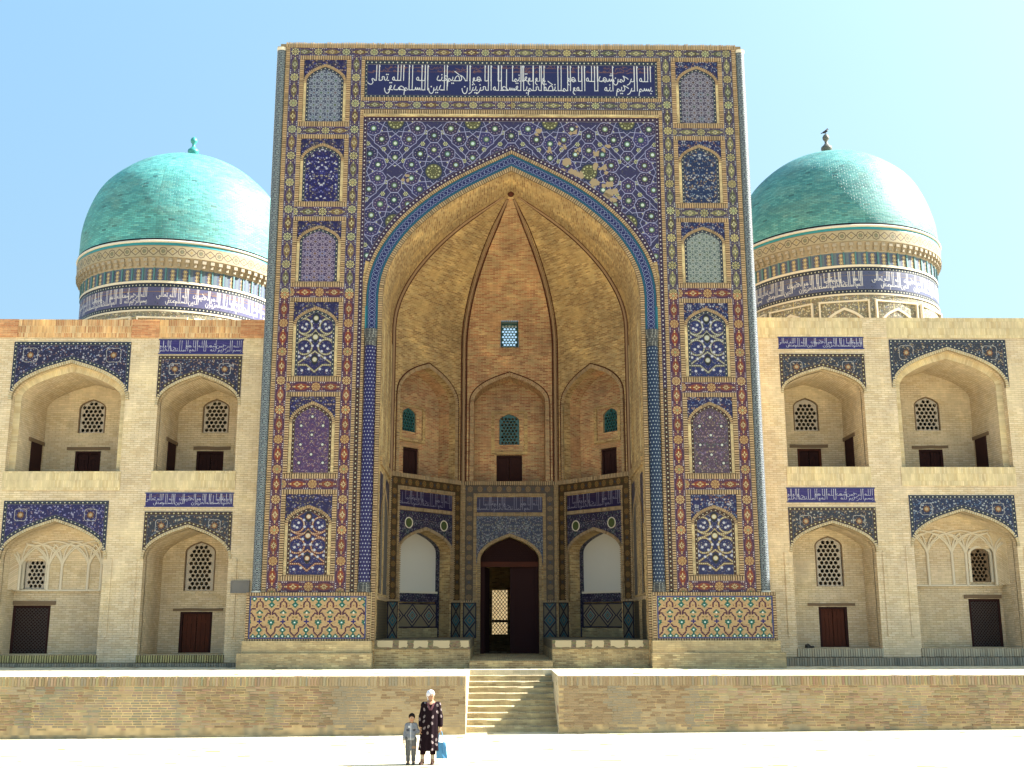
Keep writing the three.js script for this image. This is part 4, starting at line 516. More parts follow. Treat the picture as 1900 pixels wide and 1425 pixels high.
// top edge, top border, inscription
{
  const b = new Bricks(), y0 = 22.72; for (let x = -8.5; x < 8.5; x += 0.09) b.box(x + 0.045, y0 + 0.09 + rr(-0.015, 0.02), -0.2, 0.074, 0.19 + rr(0, 0.03), 0.5, 0, TONE.tan());
  stuff(part(portal, 'coping_bricks', b.geo(), M.brick)); part(portal, 'coping_bed', boxG(-8.7, 8.7, 22.70, 22.86, -2.0, 0.02), M.jointMid);
  for (const [a, c, m] of [[-8.33, 0, M.border], [0, 8.33, M.borderOlive]]) part(portal, 'flower_border', bar(a, 22.38, c, 22.38, 0.335, -0.02, 0.015), m);
  for (const [a, c, m] of [[-5.63, 0, M.border], [0, 5.63, M.borderOlive]]) part(portal, 'flower_border', bar(a, 20.24, c, 20.24, 0.32, -0.02, 0.015), m);
  const ins = part(portal, 'inscription_panel', uvFit(plate(rectPts(-5.40, 5.40, 20.80, 22.04), [], -0.02, 0.0), -5.40, 5.40, 20.80, 22.04), M.verse);
  frame(ins, -5.635, 5.635, 20.56, 22.36, 0.14, 0.0, 0.05);
  part(ins, 'bead_edge', merge([bar(-5.49, 22.04, 5.49, 22.04, 0.17, -0.02, 0.015), bar(-5.49, 20.70, 5.49, 20.70, 0.1, -0.02, 0.015), bar(-5.40, 20.8, -5.40, 22.04, 0.095, -0.02, 0.015), bar(5.495, 20.8, 5.495, 22.04, 0.095, -0.02, 0.015)]), M.beadGreen);
  // spandrel frame
  stuff(part(portal, 'edge_bricks', CREAM(0, 0.05, [[line([-5.635, 20.0], [5.635, 20.0]), line([-5.635, 20.19], [5.635, 20.19])]]), M.brick)); part(portal, 'brick_bed', boxG(-5.63, 5.63, 20.0, 20.24, -0.03, 0.012), M.jointDark);
  part(portal, 'moulding', boxG(-5.5, 5.5, 19.92, 20.0, -0.03, 0.10), M.plinth);
  part(portal, 'bead_border', bar(-5.36, 19.74, 5.36, 19.74, 0.175, -0.02, 0.02), M.bead);
  // star net
  const ho = full(0.9), ins2 = ho.filter((p) => Math.abs(p.x) < 5.36), yl = 13.35, x = 5.36;
  const sp = part(portal, 'star_spandrel', (() => { const g = plate([V2(-x, ins2[0].y - 0.6), ...ins2, V2(x, ins2[0].y - 0.6), V2(x, 19.74), V2(-x, 19.74)], [], -0.03, 0.0); const u = g.attributes.uv, p = g.attributes.position; for (let i = 0; i < p.count; i++) u.setXY(i, p.getX(i) - 0.0, p.getY(i) - 17.75); return g; })(), M.stars);
  // places where the glaze has fallen off: bare plaster flakes
  const flake = std({ color: new THREE.Color().setRGB(0.27, 0.20, 0.12), roughness: 0.95 });
  for (const [gx, gy, R] of [[1.0, 19.35, 0.16], [1.85, 18.75, 0.2], [2.3, 19.4, 0.2], [3.55, 18.7, 0.2], [2.1, 17.95, 0.3], [2.5, 17.55, 0.22], [3.0, 18.0, 0.2], [3.35, 17.85, 0.25], [2.95, 17.2, 0.3], [3.6, 17.1, 0.32], [3.75, 16.75, 0.3], [3.45, 16.5, 0.2], [2.5, 18.6, 0.14], [-3.9, 17.5, 0.13], [1.4, 18.6, 0.15], [3.1, 18.5, 0.16]]) {
    for (let k = 0; k < 5; k++) { const fx = gx + rr(-1, 1) * R * 0.8, fy = gy + rr(-1, 1) * R * 0.8, r = R * rr(0.25, 0.6), pts = []; for (let i = 0; i < 18; i++) { const t = i / 18 * 6.2832, q = r * (0.45 + 0.75 * vnoise(fx * 9 + 2 * Math.cos(t) + 5, fy * 7 + 2 * Math.sin(t) + 5)); pts.push(V2(fx + q * Math.cos(t), fy + q * Math.sin(t))); }
    part(sp, 'bare_patch', plate(pts, [], -0.01, 0.003 + k * 0.0012), flake); }
  }
  const cut = (d0, d1) => { const a = full(d0), c = full(d1), k = c.findIndex((p) => p.x > -5.36); return [a.slice(k, a.length - k), c.slice(k, c.length - k)]; };
  part(portal, 'bead_border', stripG(...cut(0.72, 0.9), -0.02, 0.014), M.bead);
  stuff(part(portal, 'arch_bricks', CREAM(0, 0.06, [[full(0.6), full(0.72)]], 0.085), M.brick)); part(portal, 'brick_bed', stripG(full(0.58), full(0.73), -0.02, 0.012), M.jointDark);
  part(portal, 'knot_band', stripG(full(0.17), full(0.59), -0.02, 0.02), M.knot);
  stuff(part(portal, 'arch_bricks', CREAM(-0.1, 0.05, [[full(0.0), full(0.165)]], 0.085, TONE.tan), M.brick)); part(portal, 'brick_bed', stripG(full(0.0), full(0.17), -0.02, 0.01), M.jointDark);
  for (const s of [-1, 1]) part(portal, 'knot_band', bar(s * 4.79, 11.72, s * 4.79, 12.6, s > 0 ? -0.42 : 0.42, 0.0, 0.02), M.knot);
}
// ---------------------------------------------------------------- the deep niche
const BD = -2.0, CZ = -7.6, PJ = [-4.62, BD], PA = [-4.68, -4.4], PB = [-1.95, CZ], PC = [1.97, CZ], PD = [4.70, -4.4], PK = [4.62, BD];
function faceM(P, Q) { const l = Math.hypot(Q[0] - P[0], Q[1] - P[1]), t = [(Q[0] - P[0]) / l, (Q[1] - P[1]) / l]; return { M: new THREE.Matrix4().makeBasis(V3(t[0], 0, t[1]), V3(0, 1, 0), V3(-t[1], 0, t[0])).setPosition(P[0], 0, P[1]), l }; }
const openPts = (cx, half, y0, ys, ya) => [V2(cx - half, y0), ...arch(cx, half, ys, ya), V2(cx + half, y0)];
// a recess behind an opening: sides and soffit pushed back, and a back wall
function tunnel(pts, z0, z1, close) { const pos = [], uv = []; let s = 0; const P = close ? [...pts, pts[0]] : pts; for (let i = 0; i < P.length - 1; i++) { const l = P[i].distanceTo(P[i + 1]), a = [P[i].x, P[i].y], b = [P[i + 1].x, P[i + 1].y]; pos.push(...a, z1, ...a, z0, ...b, z0, ...a, z1, ...b, z0, ...b, z1); uv.push(z1, s, z0, s, z0, s + l, z1, s, z0, s + l, z1, s + l); s += l; } const g = new THREE.BufferGeometry(); g.setAttribute('position', new THREE.Float32BufferAttribute(pos, 3)); g.setAttribute('uv', new THREE.Float32BufferAttribute(uv, 2)); g.computeVertexNormals(); return g; }
function latticeG(cx, w, y0, y1, pitch, d, arched = true, hole = 0.4) {   // pierced plaster screen
  const hw = w / 2, out = arched ? openPts(cx, hw, y0, y1 - hw * 0.75, y1) : rectPts(cx - hw, cx + hw, y0, y1), holes = [], r = pitch * hole, vy = pitch * 0.866;
  const inside = (x, y) => { if (y - r < y0 + 0.015 || Math.abs(x - cx) + r > hw - 0.015) return false; if (!arched) return y + r < y1 - 0.015; const ys = y1 - hw * 0.75; if (y + r * 0.4 < ys) return true; const q = (y + r - ys) / (y1 - ys); if (q > 0.96) return false; let k = 0; while (k < 21 && HALFP[k + 1].y < q) k++; return Math.abs(x - cx) + r * 0.75 < hw * HALFP[k].x; };
  for (let j = 0, y = y0 + r + 0.03; y < y1; y += vy, j++) for (let i = -12; i <= 12; i++) { const x = cx + (i + (j % 2) * 0.5) * pitch; if (inside(x, y)) holes.push(Array.from({ length: 6 }, (_, k) => V2(x + r * Math.cos(k * Math.PI / 3 + Math.PI / 6), y + r * Math.sin(k * Math.PI / 3 + Math.PI / 6)))); }
  return plate(out, holes, -d, 0);
}
function stripPart(F, name, x0, y0, x1, y1, w, z0, z1, mat) { return part(portal, name, bar(x0, y0, x1, y1, w, z0, z1), mat, F.M); }
function bricksF(F, pairs, z0, z1, tn = TONE.tan, nm = 'edge_bricks') { return stuff(part(portal, nm, CREAM(z0, z1, pairs, 0.085, tn), M.brick, F.M)); }
const rectPairs = (x0, x1, y0, y1, w) => { const ln = (a, b) => line(a, b); return [[ln([x0, y1 - w], [x1, y1 - w]), ln([x0, y1], [x1, y1])], [ln([x0, y0 + w], [x0, y1 - w]), ln([x0 + w, y0 + w], [x0 + w, y1 - w])], [ln([x1 - w, y0 + w], [x1 - w, y1 - w]), ln([x1, y0 + w], [x1, y1 - w])]]; };
function doorPart(parent, F, cx, w, y0, y1, z, frameMat = M.woodRed, leafMat = M.wood, open) {   // two-leaf plank door in its frame
  const hw = w / 2, d = part(parent, 'door', plate([V2(cx - hw - 0.08, y0), V2(cx - hw - 0.08, y1 + 0.08), V2(cx + hw + 0.08, y1 + 0.08), V2(cx + hw + 0.08, y0), V2(cx + hw, y0), V2(cx + hw, y1), V2(cx - hw, y1), V2(cx - hw, y0)], [], z - 0.12, z + 0.03), frameMat, F?.M);
  for (const s of [-1, 1]) { if (open === s) continue; const n = 4, lw = (hw - 0.012) / n; const leaf = part(d, 'leaf', boxG(cx + (s < 0 ? -hw : 0.006), cx + (s < 0 ? -0.006 : hw), y0 + 0.02, y1 - 0.01, z - 0.1, z - 0.06), leafMat); for (let i = 0; i < n; i++) { const a = cx + (s < 0 ? -hw : 0.012) + i * lw; leaf.parent === d && part(d, 'plank', boxG(a + 0.006, a + lw - 0.006, y0 + 0.03, y1 - 0.02, z - 0.06, z - 0.045 + rr(0, 0.006)), leafMat); } for (const t of [0.18, 0.82]) part(d, 'cross_rail', boxG(cx + (s < 0 ? -hw + 0.02 : 0.02), cx + (s < 0 ? -0.02 : hw - 0.02), lerp(y0, y1, t) - 0.05, lerp(y0, y1, t) + 0.05, z - 0.05, z - 0.025), leafMat); }
  return d;
}
const LED = 7.18;
function nicheWall(P, Q, kind) {
  const F = faceM(P, Q), l = F.l, c = l / 2, diag = kind === 'diag';
  const lowHalf = diag ? 1.42 : 1.20, lowY0 = diag ? 0.9 : 0.25, lowS = diag ? 4.22 : 3.95, lowA = diag ? 5.08 : 4.95;
  const upHalf = diag ? 1.62 : 1.50, upS = diag ? 10.35 : 10.55, upA = diag ? 11.72 : 11.72;
  const low = openPts(c, lowHalf, lowY0, lowS, lowA), up = openPts(c, upHalf, LED + 0.06, upS, upA);
  part(portal, 'niche_wall', plate(rectPts(0, l, 0.0, LED), [low], -0.6, -0.03), M.brownBrick, F.M);
  part(portal, 'niche_wall', plate(rectPts(0, l, LED, AS), [up], -0.35, 0), diag ? M.brownBrick : M.russetBrick, F.M);
  // lower storey dressing
  for (const [a, w] of [[0.0, 0.12], [l - 0.12, 0.12]]) bricksF(F, [[line([a, 2.3], [a, LED - 0.1]), line([a + w, 2.3], [a + w, LED - 0.1])]], -0.03, 0.03);
  stripPart(F, 'brown_border', 0.13 + 0.33, 2.3, 0.13 + 0.33, 7.02, 0.33, -0.03, 0.01, M.brownTile); stripPart(F, 'brown_border', l - 0.13, 2.3, l - 0.13, 7.02, 0.33, -0.03, 0.01, M.brownTile); stripPart(F, 'brown_border', 0.13, 6.74, l - 0.13, 6.74, 0.34, -0.03, 0.012, M.brownTile);
  bricksF(F, rectPairs(0.46, l - 0.46, 2.3, 6.74, 0.12), -0.03, 0.035);
  const sc = part(portal, 'inscription_panel', uvFit(plate(rectPts(0.6, l - 0.6, 5.95, 6.58), [], -0.05, -0.01), 0.6, l - 0.6, 5.95, 6.58), M.innerScript, F.M);
  bricksF(F, [[line([0.58, 5.80], [l - 0.58, 5.80]), line([0.58, 5.94], [l - 0.58, 5.94])]], -0.03, 0.035);
  const ar = arch(c, lowHalf, lowS, lowA), ao = offsetPath(ar, 0.13);
  const sp = part(portal, 'flower_spandrel', plate([V2(0.59, lowS - 0.2), ...ao.map((p) => V2(clamp(p.x, 0.592, l - 0.592), p.y)), V2(l - 0.59, lowS - 0.2), V2(l - 0.59, 5.79), V2(0.59, 5.79)], [], -0.04, -0.008), diag ? M.flowerTile : M.flowerTile2, F.M);
  if (diag) for (const k of [-1, 1]) { const g = new THREE.CylinderGeometry(0.2, 0.2, 0.02, 24).rotateX(Math.PI / 2).translate(c + k * 1.0, 5.32, 0); part(sp, 'medallion', g, std({ color: new THREE.Color().setRGB(0.05, 0.07, 0.02), roughness: 0.4 })); part(sp, 'medallion_ring', new THREE.TorusGeometry(0.2, 0.022, 6, 28).translate(c + k * 1.0, 5.32, 0.008), M.rib); }
  bricksF(F, [[ar, ao]], -0.1, 0.03, TONE.tan, 'arch_bricks');
  bricksF(F, [[line([c - lowHalf - 0.13, lowY0 + (diag ? 1.4 : 0)], [c - lowHalf - 0.13, lowS]), line([c - lowHalf, lowY0 + (diag ? 1.4 : 0)], [c - lowHalf, lowS])], [line([c + lowHalf, lowY0 + (diag ? 1.4 : 0)], [c + lowHalf, lowS]), line([c + lowHalf + 0.13, lowY0 + (diag ? 1.4 : 0)], [c + lowHalf + 0.13, lowS])]], -0.1, 0.03);
  for (const [a, b] of [[0.06, 0.60], [l - 0.60, l - 0.06]]) { part(portal, 'dado_tiles', uvFit(plate(rectPts(a, b, 0.88, 2.28), [], -0.03, 0.0), a, b, 0.88, 2.28), M.dadoNarrow, F.M); }
  bricksF(F, [[line([0, 2.28], [c - lowHalf - 0.02, 2.28]), line([0, 2.38], [c - lowHalf - 0.02, 2.38])], [line([c + lowHalf + 0.02, 2.28], [l, 2.28]), line([c + lowHalf + 0.02, 2.38], [l, 2.38])]], -0.03, 0.04);
  // ledge between the storeys
  part(portal, 'ledge', boxG(0, l, LED - 0.1, LED + 0.05, -0.3, 0.06), M.jointDark, F.M); bricksF(F, [[line([0, LED - 0.12], [l, LED - 0.12]), line([0, LED + 0.06], [l, LED + 0.06])]], 0.0, 0.085);
  if (diag) {
    const d = -0.85; part(portal, 'recess_side', tunnel(low, d, -0.6), M.flowerTile, F.M);
    const bk = part(portal, 'recess_back', plate(openPts(c, lowHalf + 0.1, 2.7, lowS, lowA + 0.1), [], d - 0.1, d + 0.02), M.white, F.M);
    part(bk, 'recess_wall', boxG(c - lowHalf - 0.3, c + lowHalf + 0.3, 0.3, 5.5, d - 0.3, d - 0.101), M.brownBrick); part(bk, 'flower_band', plate(rectPts(c - lowHalf - 0.1, c + lowHalf + 0.1, 2.3, 2.66), [], d - 0.1, d + 0.12), M.flowerTile); part(bk, 'sill', boxG(c - lowHalf, c + lowHalf, 2.64, 2.72, d - 0.1, d + 0.15), M.rib);
    part(bk, 'dado_tiles', uvFit(plate(rectPts(c - lowHalf, c + lowHalf, 1.3, 2.24), [], d - 0.1, d + 0.14), c - lowHalf, c + lowHalf, 1.3, 2.24), M.dado); part(bk, 'base_course', boxG(c - lowHalf - 0.1, c + lowHalf + 0.1, 0.9, 1.28, d - 0.1, d + 0.16), M.platform);
  }
  // upper storey: arched loggia
  const ua = arch(c, upHalf, upS, upA), uo = offsetPath(ua, 0.16); bricksF(F, [[ua, uo]], -0.05, 0.04, TONE.cream, 'arch_bricks'); part(portal, 'dark_line', stripG(uo, offsetPath(ua, 0.2), -0.02, 0.03), M.woodRed, F.M);
  bricksF(F, [[line([c - upHalf - 0.16, LED + 0.06], [c - upHalf - 0.16, upS]), line([c - upHalf, LED + 0.06], [c - upHalf, upS])], [line([c + upHalf, LED + 0.06], [c + upHalf, upS]), line([c + upHalf + 0.16, LED + 0.06], [c + upHalf + 0.16, upS])]], -0.05, 0.04, TONE.cream);
  for (const x of [c - upHalf - 0.20, c + upHalf + 0.20]) part(portal, 'dark_line', boxG(x - 0.02, x + 0.02, LED + 0.08, upS, -0.02, 0.025), M.woodRed, F.M);
  const d = diag ? -0.95 : -1.1, rm = M.russetBrick;
  part(portal, 'loggia_vault', tunnel(up, d, -0.35), rm, F.M);
  const lw = diag ? 0.8 : 0.86, ly0 = diag ? 9.15 : 8.95, ly1 = diag ? 10.15 : 10.3, dw = diag ? 0.9 : 1.1, dy1 = diag ? 8.5 : 8.5, lc = c + (diag ? (P[0] < 0 ? -0.12 : 0.12) : 0), lat = openPts(lc, lw / 2, ly0, ly1 - lw * 0.375, ly1);
  const bk = part(portal, 'loggia_back', plate(openPts(c, upHalf + 0.1, LED, upS, upA + 0.1), [lat, rectPts(c - dw / 2, c + dw / 2, LED + 0.05, dy1)], d - 0.25, d), rm, F.M);
  part(bk, 'window_grille', latticeG(lc, lw - 0.01, ly0 + 0.005, ly1 - 0.005, 0.15, 0.06).translate(0, 0, d - 0.08), M.teal);
  part(bk, 'window_surround', merge([boxG(c - lw / 2 - 0.35, c - lw / 2 - 0.2, ly0 - 0.3, ly1 + 0.1, d, d + 0.07), boxG(c + lw / 2 + 0.2, c + lw / 2 + 0.35, ly0 - 0.3, ly1 + 0.1, d, d + 0.07), boxG(c - lw / 2 - 0.35, c + lw / 2 + 0.35, ly0 - 0.42, ly0 - 0.3, d, d + 0.09), boxG(c - lw / 2 - 0.2, c + lw / 2 + 0.2, ly1 + 0.02, ly1 + 0.12, d, d + 0.06)]), M.brownBrick);
  doorPart(bk, null, c, dw - 0.16, LED + 0.05, dy1 - 0.09, d - 0.1, M.wood, M.wood);
  part(portal, 'loggia_room', boxG(c - upHalf, c + upHalf, LED + 0.02, 11.9, d - 1.8, d - 1.7), M.brownBrick, F.M); part(portal, 'loggia_room', tunnel(rectPts(c - upHalf, c + upHalf, LED + 0.02, 11.9), d - 1.75, d - 0.2, true), M.brownBrick, F.M);
  return F;
}
const FL = nicheWall(PA, PB, 'diag'), FC = nicheWall(PB, PC, 'centre'), FR = nicheWall(PC, PD, 'diag');
M.blind = std({ color: new THREE.Color().setRGB(0.10, 0.09, 0.08), roughness: 0.7 });
// side walls of the niche (the jambs behind the screen wall) with blind arches
for (const [P, Q, P2, Q2] of [[[-4.62, -0.05], [-4.62, BD], PJ, PA], [[4.62, BD], [4.62, -0.05], PD, PK]]) {
  const F = faceM(P2, Q2), l = F.l; part(portal, 'niche_wall', plate(rectPts(0, l, 0, AS), [], -0.3, 0), M.brownBrick, F.M);
  const left = P[0] < 0, G = faceM(left ? [-4.62, -0.35] : PD, left ? PA : [4.62, -0.35]), L = G.l, c = L / 2;
  part(portal, 'dado_tiles', plate(rectPts(0.1, L - 0.1, 0.92, 2.26), [], -0.02, 0.025), M.dadoSmall, G.M);
  bricksF(G, [[line([0, 2.28], [L, 2.28]), line([0, 2.4], [L, 2.4])]], -0.02, 0.05);
  const a = openPts(c, L / 2 - 0.5, 2.5, 4.9, 6.2); part(portal, 'blind_arch', plate(a, [], -0.02, 0.02), M.blind, G.M);
  bricksF(G, [[a, offsetPath(a, 0.13)]], 0, 0.05, TONE.tan, 'arch_bricks'); part(portal, 'flower_spandrel', plate([V2(0.15, 4.9), ...offsetPath(a, 0.14).slice(1, -1).map((p) => V2(clamp(p.x, 0.152, L - 0.152), Math.max(p.y, 4.9))), V2(L - 0.15, 4.9), V2(L - 0.15, 6.7), V2(0.15, 6.7)], [], -0.01, 0.018), M.flowerTile, G.M);
  part(portal, 'ledge', boxG(0, L, LED - 0.25, LED + 0.05, -0.1, 0.08), M.brownBrick, G.M);
  for (const x of [0.35, L * 0.46, L * 0.54, L - 0.35]) part(portal, 'pilaster_line', boxG(x - 0.02, x + 0.02, LED + 0.3, 12.2, -0.01, 0.035), M.plinth, G.M);
}
// faceted vault
M.rib2 = std({ color: new THREE.Color().setRGB(0.27, 0.17, 0.095), roughness: 0.9 });
{
  const O = V3(0, 0, BD), at = (P, k, y) => { const r = k; return V3(r * P[0], y, BD + r * (P[1] - BD)); };
  const prof = HALFP.map((p) => [p.x, AS + (AA - AS) * p.y]);
  const rAt = (y) => { for (let i = 0; i < 22; i++) if (prof[i + 1][1] >= y) { const t = (y - prof[i][1]) / (prof[i + 1][1] - prof[i][1]); return lerp(prof[i][0], prof[i + 1][0], t); } return 0; };
  const gore = (P, Q, mat, win) => {
    const ys = prof.map((p) => p[1]); if (win) ys.push(12.98, 14.10); ys.sort((a, b) => a - b); const us = [0, 0.2, 0.4, 0.6, 0.8, 1]; if (win) { const h = 0.38 / (3.92 * 0.985); us.splice(0, 6, 0, 0.2, 0.5 - h, 0.5 + h, 0.8, 1); }
    const pos = [], uv = []; let s = 0;
    for (let i = 0; i < ys.length - 1; i++) {
      const ra = rAt(ys[i]), rb = rAt(ys[i + 1]), ma = at(P, ra, ys[i]).lerp(at(Q, ra, ys[i]), 0.5), mb = at(P, rb, ys[i + 1]).lerp(at(Q, rb, ys[i + 1]), 0.5), ds = ma.distanceTo(mb), W = Math.hypot(Q[0] - P[0], Q[1] - P[1]);
      for (let j = 0; j < us.length - 1; j++) { if (win && ys[i] >= 12.97 && ys[i + 1] <= 14.11 && j === 2) continue; const g = (r, y, u) => at(P, r, y).lerp(at(Q, r, y), u), c4 = [g(ra, ys[i], us[j]), g(ra, ys[i], us[j + 1]), g(rb, ys[i + 1], us[j + 1]), g(rb, ys[i + 1], us[j])], U = (u, r) => (u - 0.5) * W * r, T = [[U(us[j], ra), s], [U(us[j + 1], ra), s], [U(us[j + 1], rb), s + ds], [U(us[j], rb), s + ds]]; for (const k of [0, 1, 2, 0, 2, 3]) { pos.push(c4[k].x, c4[k].y, c4[k].z); uv.push(...T[k]); } }
      s += ds;
    }
    const G = new THREE.BufferGeometry(); G.setAttribute('position', new THREE.Float32BufferAttribute(pos, 3)); G.setAttribute('uv', new THREE.Float32BufferAttribute(uv, 2)); G.computeVertexNormals(); return part(portal, 'vault_facet', G, mat);
  };
  gore(PJ, PA, M.brownBrick); gore(PA, PB, M.brownBrick); const cg = gore(PB, PC, M.russetBrick, true); gore(PC, PD, M.brownBrick); gore(PD, PK, M.brownBrick);
  const w = part(cg, 'window', tunnel(rectPts(-0.37, 0.39, 12.98, 14.10), CZ - 0.85, CZ + 0.12, true), M.teal); part(w, 'window_grille', latticeG(0.01, 0.76, 12.98, 14.10, 0.135, 0.05, false, 0.42).translate(0, 0, CZ - 0.35), M.teal);
  part(w, 'window_head', CREAM(CZ + 0.0, CZ + 0.12, [[line([-0.45, 14.12], [0.47, 14.12]), line([-0.45, 14.38], [0.47, 14.38])]], 0.09, TONE.red), M.brick);
  for (const [P, y0] of [[PA, LED], [PB, LED], [PC, LED], [PD, LED]]) {
    const pts = [V3(P[0], y0, P[1]), ...prof.slice(0, -1).map(([r, y]) => at(P, Math.max(r, 0.03), y))].map((p) => p.lerp(V3(0, p.y, BD), 0.012));
    const cv = new THREE.CatmullRomCurve3(pts, false, 'catmullrom', 0.1), tan = V3(P[0], 0, P[1] - BD).normalize(), side = V3(-tan.z, 0, tan.x);
    const rib = part(portal, 'vault_rib', new THREE.TubeGeometry(cv, 50, 0.06, 6), M.rib2);
    for (const k of [-1, 1]) part(rib, 'rib_edge', new THREE.TubeGeometry(new THREE.CatmullRomCurve3(pts.map((p, i) => p.clone().addScaledVector(side, k * 0.115 * (i < pts.length - 4 ? 1 : (pts.length - i) / 5))), false, 'catmullrom', 0.1), 50, 0.034, 5), M.woodRed);
  }
  part(portal, 'vault_boss', new THREE.SphereGeometry(0.13, 12, 8).translate(0, AA - 0.06, BD - 0.05), M.woodRed);
}
for (const P of [PA, PB, PC, PD]) { const o = V3(P[0], 0, P[1] - BD).normalize(); part(portal, 'added_gap_filler', new THREE.CylinderGeometry(0.16, 0.16, 12.5, 10).translate(P[0] + o.x * 0.19, 6.25, P[1] + o.z * 0.19), M.brownBrick); }  // posts added behind the wall corners to block daylight through the gaps
// doorway
{
  const F = FC, c = F.l / 2, d = -0.62, low = openPts(c, 1.2, 0.25, 3.95, 4.95);
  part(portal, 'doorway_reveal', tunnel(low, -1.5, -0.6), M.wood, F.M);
  const tym = part(portal, 'door_tympanum', latticeG(c, 2.36, 3.92, 4.86, 0.11, 0.05, true, 0.36).translate(0, 0, -0.45), M.wood, F.M); part(tym, 'tympanum_back', plate(openPts(c, 1.19, 3.9, 3.95, 4.93), [], -0.6, -0.56), M.wood); part(tym, 'lintel_beam', boxG(c - 1.2, c + 1.2, 3.74, 3.95, -0.65, -0.36), M.woodRed);
  const fr = part(portal, 'door', boxG(c - 1.2, c - 1.05, 0.25, 3.74, -0.62, -0.4), M.wood, F.M); part(fr, 'door_post', boxG(c + 1.05, c + 1.2, 0.25, 3.74, -0.62, -0.4), M.wood);
  const lf = part(fr, 'leaf', boxG(c + 0.02, c + 1.05, 0.27, 3.74, -0.60, -0.53), M.wood, null, 'closed dark door leaf'); for (let r = 0; r < 4; r++) part(fr, 'leaf_panel', boxG(c + 0.12, c + 0.95, 0.4 + r * 0.83, 1.08 + r * 0.83, -0.54, -0.51), M.wood);
  const l2 = part(fr, 'leaf', boxG(-1.03, 0, 0.27, 3.74, -0.035, 0.035), M.wood, new THREE.Matrix4().makeTranslation(c - 1.05, 0, -0.6).multiply(new THREE.Matrix4().makeRotationY(-1.75)), 'dark door leaf standing open into the passage');
  // passage behind the doorway, with a lattice screen towards the courtyard
  const z0 = -7.5; part(portal, 'passage', merge([boxG(c - 1.9, c - 1.75, 0.1, 4.4, z0, -0.6), boxG(c + 1.75, c + 1.9, 0.1, 4.4, z0, -0.6), boxG(c - 1.9, c + 1.9, 4.4, 4.6, z0, -0.6), boxG(c - 1.9, c + 1.9, 0.0, 0.2, z0, 0.6)]), M.brownBrick, F.M);
  const wx0 = c - 0.75, wx1 = c - 0.02, wy0 = 0.95, wy1 = 3.0; const pe = part(portal, 'passage_end', plate(rectPts(c - 1.8, c + 1.8, 0.1, 4.5), [rectPts(wx0, wx1, wy0, wy1)], z0 - 0.15, z0), M.brownBrick, F.M);
  const b = []; for (let k = -9; k < 14; k++) for (const s of [-1, 1]) { const g = new THREE.BoxGeometry(0.028, 4.2, 0.03).rotateZ(s * 0.68).translate(c - 0.38 + k * 0.16, 1.85, z0 - 0.05); b.push(g); }
  part(pe, 'lattice_screen', merge([...b, boxG(wx0, wx1, 1.5, 1.62, z0 - 0.09, z0 - 0.01)]), M.wood);
}
// low platforms filling the niche on both sides of the door path, and the path itself
for (const [x0, x1] of [[-4.62, -1.42], [1.36, 4.62]]) {
  const t = thing('brick_platform', x0 < 0 ? 'low brick platform with patchy plaster rim beside the open door leaf' : 'low brick platform with patchy plaster rim beside the closed door leaf', 'platform', [(x0 + x1) / 2, 0, -0.05], 'platforms flanking the doorway'), hw = (x1 - x0) / 2;
  part(t, 'platform_face', boxG(-hw, hw, 0, 0.62, -7.4, 0.0), M.platform);
  const plast = std({ roughness: 0.92, map: canvasTex(512, 64, 3.3, 0.32, (c, w, h) => { c.fillStyle = '#6d614a'; c.fillRect(0, 0, w, h); for (let i = 0; i < 400; i++) { c.fillStyle = `rgba(${60 + rnd() * 50},${54 + rnd() * 44},${40 + rnd() * 30},0.5)`; c.fillRect(rnd() * w, rnd() * h, rr(4, 20), rr(2, 8)); } speckle(c, w, h, 0.1); }) });
  const rim = part(t, 'plaster_rim', boxG(-hw, hw, 0.62, 0.92, -7.4, 0.035), plast);
  const pale = std({ color: new THREE.Color().setRGB(0.38, 0.31, 0.19), roughness: 0.92 });
  let x = -hw + 0.1; while (x < hw - 0.25) { const w = rr(0.28, 0.55), pts = []; for (let i = 0; i < 20; i++) { const t2 = i / 20, q = t2 * 4, e = Math.floor(q), f = q - e, px = [f, 1, 1 - f, 0][e], py = [0, f, 1, 1 - f][e], j = 0.03 * (vnoise(i * 1.7 + x * 5, x * 3) - 0.5) * 2; pts.push(V2(x + Math.min(w, hw - x - 0.02) * px + j, 0.68 + 0.225 * py + (py > 0.9 ? 0 : j * 1.6))); } part(rim, 'plaster_patch', plate(pts, [], 0.03, 0.042), pale); x += w + rr(0.1, 0.4); }
}
structure('door_path', boxG(-1.42, 1.36, 0.0, 0.25, -7.0, 0.3), M.platform);
